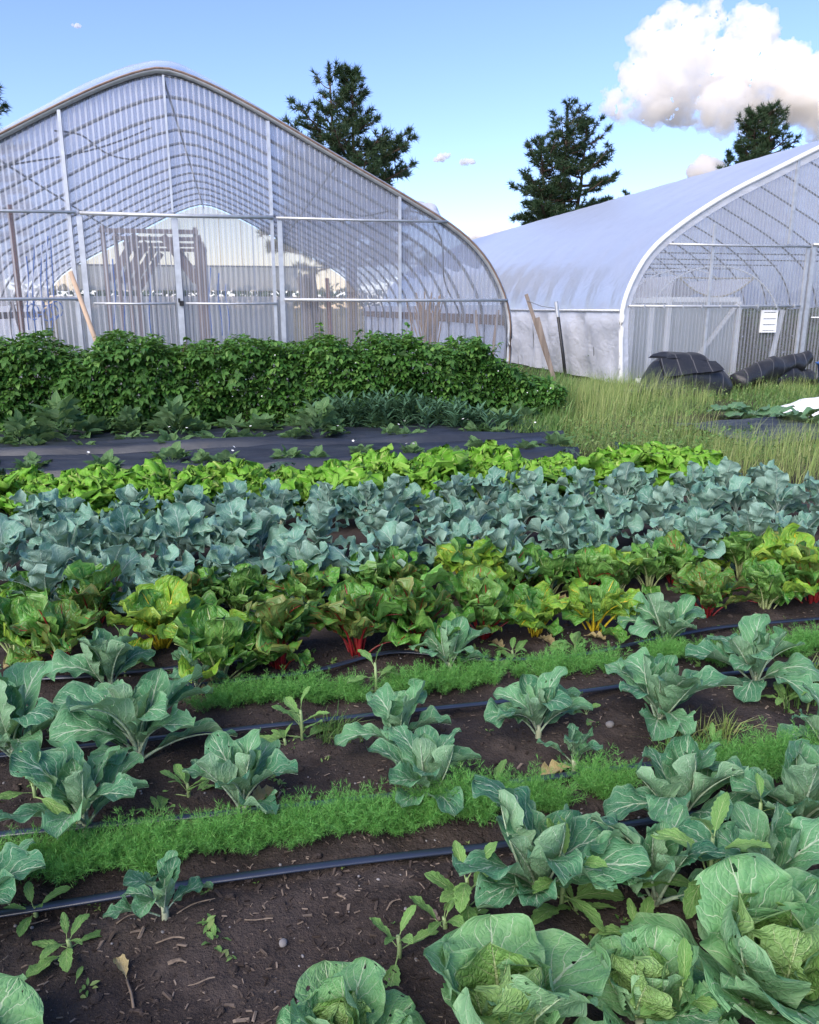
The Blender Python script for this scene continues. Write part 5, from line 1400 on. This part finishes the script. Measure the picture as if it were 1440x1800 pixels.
# dead stalk with a papery top, lying on the soil
t = tag(add('dead_stalk', MB().tube([(0, 0, .005), (.02, -.05, .012), (.035, -.10, .008), (.06, -.15, .004)], [.003, .003, .0035, .005], 5).build('dead_stalk', M['chip1'], True), None, on_soil(222, 1715, .004), (0, 0, .15)), 'dead brown stalk lying on the bare soil at lower left', 'stalk')
add('dry_leaf', L['dead'][0], t, (0, 0, .008), (.2, .2, .6), .06)
for px, py, lab in ((362, 1648, 'pale green leaf scrap on the bare soil'), (132, 1728, 'curled grey leaf scrap near the lower left')):
    tag(add('leaf_scrap', L['weed'][2], None, on_soil(px, py, .008), (-.2, .2, px), .045), lab, 'leaf scrap')
Vs_, Fs_ = ico(2)
for px, py, s, lab in ((498, 1657, .011, 'rounded grey stone on the bare soil'), (98, 1681, .006, 'small pale pebble below the lime weed'), (285, 1630, .005, 'white pebble at the foot of the young cauliflower'), (1072, 1280, .016, 'flat grey stone on the soil left of the tall cauliflower plant')):
    rr = np.random.default_rng(int(px)); d = np.array([mnoise.noise(Vector(v_ * 1.5 + px)) for v_ in Vs_])
    tag(add('stone', nmesh('stone', Vs_ * (1 + .25 * d)[:, None] * np.array([1.2, 1, .75]), Fs_, M['stone']), None, on_soil(px, py, s * .4), (0, 0, px), s), lab, 'stone')

# ------------------------------------------------------------------ grass and seeding weeds at the right end of the beds
def blades(N, poly, h, w, mat, name, label, seed, lean=.35, zf=None, zoff=-.06, heads=0.0, soft=False):
    r = np.random.default_rng(seed)
    P = np.array([gp(*p)[:2] for p in poly]); lo, hi = P.min(0), P.max(0)
    pts = []
    while len(pts) < N:
        q = r.uniform(lo, hi, (N * 2, 2))
        ins = np.zeros(len(q), bool); j = len(P) - 1
        for i in range(len(P)):
            c_ = ((P[i, 1] > q[:, 1]) != (P[j, 1] > q[:, 1])) & (q[:, 0] < (P[j, 0] - P[i, 0]) * (q[:, 1] - P[i, 1]) / (P[j, 1] - P[i, 1] + 1e-9) + P[i, 0]); ins ^= c_; j = i
        q = q[ins]
        uq, vq = q @ RU[:2], q @ RV[:2]
        q = q[~((uq > 5.45) & (vq > 7.8) & (vq < 10.6) & (uq - 5.45 > .5 * fbm(vq * 2, vq * 0, 2, 3) - .2))]
        dn = fbm(q[:, 0] * 1.3, q[:, 1] * 1.3, 3, seed); q = q[r.random(len(q)) < np.clip((dn - .33) * 4, .06, 1)]
        pts.extend(q.tolist())
    q = np.array(pts[:N]); hh = h * (.45 + .9 * fbm(q[:, 0] * 1.1, q[:, 1] * 1.1, 3, seed + 2)) * r.uniform(.6, 1.2, N)
    if soft:
        cc = (lo + hi) / 2; rr_ = (((q - cc) / ((hi - lo) / 2)) ** 2).sum(1); hh = hh * np.clip(1.25 - rr_ + .5 * (fbm(q[:, 0] * 2.5, q[:, 1] * 2.5, 3, seed + 6) - .5), .22, 1.1)
    az = r.uniform(0, 6.3, N); ln = np.abs(r.normal(0, lean, N)) * hh
    b = np.stack([q[:, 0], q[:, 1], np.full(N, zoff)], -1); d = np.stack([np.cos(az), np.sin(az), 0 * az], -1); s_ = np.stack([-np.sin(az + .7), np.cos(az + .7), 0 * az], -1) * (w * r.uniform(.6, 1.3, N))[:, None]
    up = np.array([0, 0, 1.0])
    m1 = b + d * (ln * .35)[:, None] + up * (hh * .62)[:, None]; m2 = b + d * ln[:, None] + up * (hh * (1 - .15 * lean))[:, None]
    V = np.stack([b - s_, b + s_, m1 - s_ * .8, m1 + s_ * .8, m2], 1).reshape(-1, 3)
    k = np.arange(N)[:, None] * 5
    Q = k + np.array([[0, 1, 3, 2]]); T = k + np.array([[2, 3, 4]])
    Fq, Ft = [Q], [T]; Vall = [V]; n0 = len(V)
    if heads:
        m_ = r.random(N) < heads; K = 40
        B_ = np.repeat(m1[m_], K, 0); E_ = np.repeat(m2[m_], K, 0); f_ = r.uniform(-.6, 1.1, (len(B_), 1)); c_ = B_ + (E_ - B_) * f_ + r.normal(0, .034, B_.shape)
        a, f = leaflet(.55, .1, .1, 0)
        V2, F2 = scatter(a, f, c_, r.uniform(0, 6.3, len(c_)), r.uniform(-.4, 1.2, len(c_)), r.normal(0, .5, len(c_)), r.uniform(.014, .034, len(c_)))
        Vall.append(V2); Fq.append(F2 + n0)
    tag(add(name, nmesh(name, np.concatenate(Vall), [np.concatenate(Fq), np.concatenate(Ft)], M[mat], smooth=False)), label, 'grass' if name == 'grass' else 'weeds', kind='stuff')
blades(8500, [(950, 790), (1290, 800), (1560, 880), (1600, 690), (1090, 664), (985, 672)], .19, .0045, 'grass', 'grass', 'long green grass between the beds and the white greenhouse', 1, .95)
blades(3800, [(955, 795), (1265, 800), (1255, 690), (985, 680)], .55, .0025, 'seedgrass', 'seeding_weeds', 'pale yellow green seeding weeds in the middle of the grass', 2, .32, heads=.85, soft=True)
blades(2600, [(1240, 870), (1660, 950), (1660, 775), (1250, 765)], .42, .0025, 'seedgrass', 'seeding_weeds', 'pale seeding weeds at the right end of the mustard row', 3, .35, heads=.8, soft=True)
blades(900, [(1180, 700), (1560, 705), (1560, 676), (1180, 684)], .36, .003, 'seedgrass', 'seeding_weeds', 'tall weeds before the black fabric heap', 4, .3, heads=.7, soft=True)
blades(1500, [(905, 756), (1010, 750), (1000, 690), (930, 690)], .60, .006, 'grass', 'grass', 'tuft of tall grass at the right end of the hedge', 5, .35, soft=True)
blades(1600, [(870, 770), (985, 775), (985, 745), (860, 748)], .25, .006, 'grass', 'grass', 'short grass along the end of the black fabric', 6, .4)
blades(500, [(1360, 1260), (1500, 1240), (1500, 1175), (1390, 1195)], .16, .003, 'grass', 'grass', 'grass tuft at the right edge beside the silvery cauliflower plant', 7, .5, zoff=-.02)
blades(160, [(1150, 1330), (1280, 1320), (1290, 1280), (1180, 1290)], .13, .002, 'seedgrass', 'seeding_weeds', 'dry grass stalks on the soil right of the tall cauliflower plant', 8, .8, zoff=-.02)
blades(120, [(560, 1310), (640, 1305), (600, 1265), (545, 1275)], .12, .002, 'grass', 'grass', 'thin grass on the bare soil in the middle', 9, .7, zoff=-.02)
N = 9000
r = np.random.default_rng(77)
P_ = np.array([gp(r.uniform(985, 1560), r.uniform(668, 862))[:2] for _ in range(N)])
P_ = P_[~((P_ @ RU[:2] > 5.5) & (P_ @ RV[:2] > 7.8) & (P_ @ RV[:2] < 10.4)) & (P_ @ RV[:2] > 6.3 + .5 * r.random(N)) & (P_ @ RU[:2] > 3.3)]; n_ = len(P_)
a, f = leaflet(.45, .15, .3, 1)
V, F = scatter(a, f, np.concatenate([P_, (-.05 + .26 * r.random((n_, 1)) * fbm(P_[:, 0] * 1.5, P_[:, 1] * 1.5, 3, 5)[:, None] * 2)], 1), r.uniform(0, 6.3, n_), r.uniform(-.2, 1.1, n_), r.normal(0, .4, n_), r.uniform(.02, .06, n_))
tag(add('weeds', nmesh('weeds', V, F, M['weedmass'])), 'low leafy weeds among the grass at the right end of the beds', 'weeds', kind='stuff')
blades(26000, [(-400, 742), (2600, 742), (2200, 640), (-400, 640)], .12, .008, 'grass', 'grass', 'rough short grass round the greenhouses', 10, .5)

# ------------------------------------------------------------------ things by the right greenhouse
def crumple(P, amp, sc_, seed):
    off = np.array([seed * 3.1, seed * 1.7, seed * .9])
    return np.array([[mnoise.noise(Vector(p * sc_ + off)), mnoise.noise(Vector(p * sc_ + off + 20)), mnoise.noise(Vector(p * sc_ + off + 40))] for p in P]) * amp + P
tp = empty('fabric_heap', farm(8.0, 13.35, -.06), ROT, 'heap of folded black weed fabric before the white greenhouse', 'fabric heap')
def fold(w, d, h, c, rz, seed, amp=.06, sag=.0):
    nx, ny_ = 26, 16; rows = []
    for j in range(ny_ * 2):
        f = j / (ny_ * 2 - 1); a_ = 2 * PI * f
        cy_, cz_ = d / 2 * np.sign(math.cos(a_)) * abs(math.cos(a_)) ** .45, h / 2 * np.sign(math.sin(a_)) * abs(math.sin(a_)) ** .7
        rows.append([(w * (i / (nx - 1) - .5), cy_, cz_ + sag * (1 - (2 * i / (nx - 1) - 1) ** 2) * (1 if cz_ > 0 else .6)) for i in range(nx)])
    G = np.array(rows); sh = G.shape; P = crumple(G.reshape(-1, 3), amp, 2.2, seed); P = crumple(P, amp * .35, 7, seed + 5)
    mb = MB().grid(P.reshape(sh))
    for col in (0, nx - 1):
        ring = P.reshape(sh)[:, col]; k = len(ring)
        mb.put(np.concatenate([ring, ring.mean(0)[None]]), T=[[i, (i + 1) % k, k] for i in range(k)])
    return add('fold', mb.build('fold', M['tarp'], True), tp, c, (0, 0, rz))
fold(1.5, .8, .20, (-.1, .1, .10), .05, 1, .06, .03)
def drape(nx, ny, fn, amp, seed, c=(0, 0, 0), name='hanging_fold'):
    G = np.array([[fn(i / (nx - 1), j / (ny - 1)) for i in range(nx)] for j in range(ny)]); sh = G.shape
    P = crumple(G.reshape(-1, 3), amp, 1.6, seed); P = crumple(P, amp * .25, 6, seed + 3)
    mb = MB().grid(P.reshape(sh)); mb.grid((P + np.array([.0, .02, -.03])).reshape(sh)[:, ::-1])
    return add(name, mb.build(name, M['tarp'], True), tp, c)
def dome(a, b):
    x = -.72 + 1.5 * a + .10 * math.sin(3 * b)
    hgt = .72 - .34 * max(0, a - .35) ** 1.3 * 1.6 - .5 * max(0, a - .8)
    th = PI * b
    y = -.62 * math.cos(th) * (1 - .15 * a); z = hgt * min(1, math.sin(th) ** .45 + .02)
    e_ = max(0.0, 1 - abs(2 * a - 1) ** 7) ** .5
    z *= e_; y *= .35 + .65 * e_
    return (x + .12 * (z / .7 - .5), y, max(z, .0))
drape(34, 26, dome, .07, 4)
def flap(a, b):
    x = -.78 + 1.1 * a; y = -.66 + .26 * b; z = .70 - .06 * a - (1 - b) * .30 * (1 - .5 * a)
    return (x, y, z)
drape(22, 10, flap, .06, 11, name='fold')
drape(20, 12, lambda a, b: (-.62 + .82 * a + .05 * math.sin(4 * b), -.40 + .62 * b, .70 + .10 * math.sin(PI * min(1, max(0, b))) ** .4 * (1 - abs(2 * a - 1) ** 6) ** .5 - .05 * a), .05, 21, name='fold')
fold(.75, .4, .16, (-.98, -.15, .08), .35, 5, .06); fold(.5, .35, .12, (-.8, -.35, .16), -.3, 6, .05)
def rollf(a, b, r_, label, seed):
    a = np.array(a); b = np.array(b); n_ = 30; L_ = np.linalg.norm(b - a)
    pts = [a + (b - a) * f + np.array([0, 0, .03 * math.sin(5 * f)]) for f in np.linspace(0, 1, n_)]
    m1 = MB().tube(pts, [r_ * (1 + .1 * math.sin(11 * f + seed)) * (.75 + .25 * min(1, 6 * f, 6 * (1 - f))) for f in np.linspace(0, 1, n_)], 16)
    P = np.concatenate(m1.V); c0 = a * 1.0
    P = crumple(P, .06, 4, seed); m1.V = [P - c0]
    return tag(add('fabric_roll', m1.build('fabric_roll', M['tarp'], True), None, c0), label, 'fabric roll')
rollf(plane_pt(1297, 672, 13.6), plane_pt(1418, 628, 14.3), .20, 'long roll of black weed fabric propped up right of the heap', 3)
pa = plane_pt(1330, 690, 13.9); pb = plane_pt(1425, 668, 14.2); pa[2] = .10; pb[2] = .16
rollf(pa, pb, .20, 'shorter black fabric roll lying under the propped roll', 8)
bn = empty('blue_tub', farm(*[plane_u(1466, 680, 13.4), 13.4], -.06), ROT, 'blue plastic tub cut off by the right edge', 'tub')
rg = [(.24, 0), (.33, .5), (.35, .5), (.35, .53), (.30, .53), (.22, .03)]
mb = MB(); th = np.linspace(0, 2 * PI, 25)
mb.grid([[(a_ * math.cos(t_), a_ * math.sin(t_), z_) for t_ in th] for a_, z_ in rg])
mb.put([(0.23 * math.cos(t_), .23 * math.sin(t_), .03) for t_ in th[:-1]] + [(0, 0, .03)], T=[[i, (i + 1) % 24, 24] for i in range(24)])
add('body', mb.build('body', M['blueplastic'], True), bn)
add('rim', MB().tube([(.36 * math.cos(t_), .36 * math.sin(t_), .53) for t_ in th], .014, 6, cap=False).build('rim', M['blueplastic'], True), bn)
# squash plants on the fabric at the right and the white cover behind them
for i, (px, py, s) in enumerate(((1285, 728, .8), (1322, 732, .9), (1362, 738, .95), (1404, 744, 1.0), (1446, 750, 1.0), (1480, 756, .9))):
    rr = np.random.default_rng(120 + i)
    t = empty('squash_plant', base(px, py, -.03), 0, ORD[i] + ' broad leaved squash plant planted from the left in the row before the white cover', 'squash plant', 'squash plants in the row at the right')
    leafset(t, L['squash'], 9, (.42 * s, .34 * s), (-.35, .25), rr.uniform(0, 6), rr, .03, .05, jit=.3)
G = []
for fy in np.linspace(0, 1, 18):
    G.append([(1.6 * (fx - .5), .9 * (fy - .5), .26 * math.sin(PI * fx) ** .6 * math.sin(PI * fy) ** .6 + .05 * mnoise.noise(Vector((fx * 7, fy * 5, 2))) - .04) for fx in np.linspace(0, 1, 30)])
pc = gp(1455, 722)
tag(add('row_cover', MB().grid(np.array(G)).build('row_cover', M['rowcover'], True), None, (pc[0], pc[1], -.02), (0, 0, ROT)), 'white fleece row cover lying behind the squash plants', 'row cover')
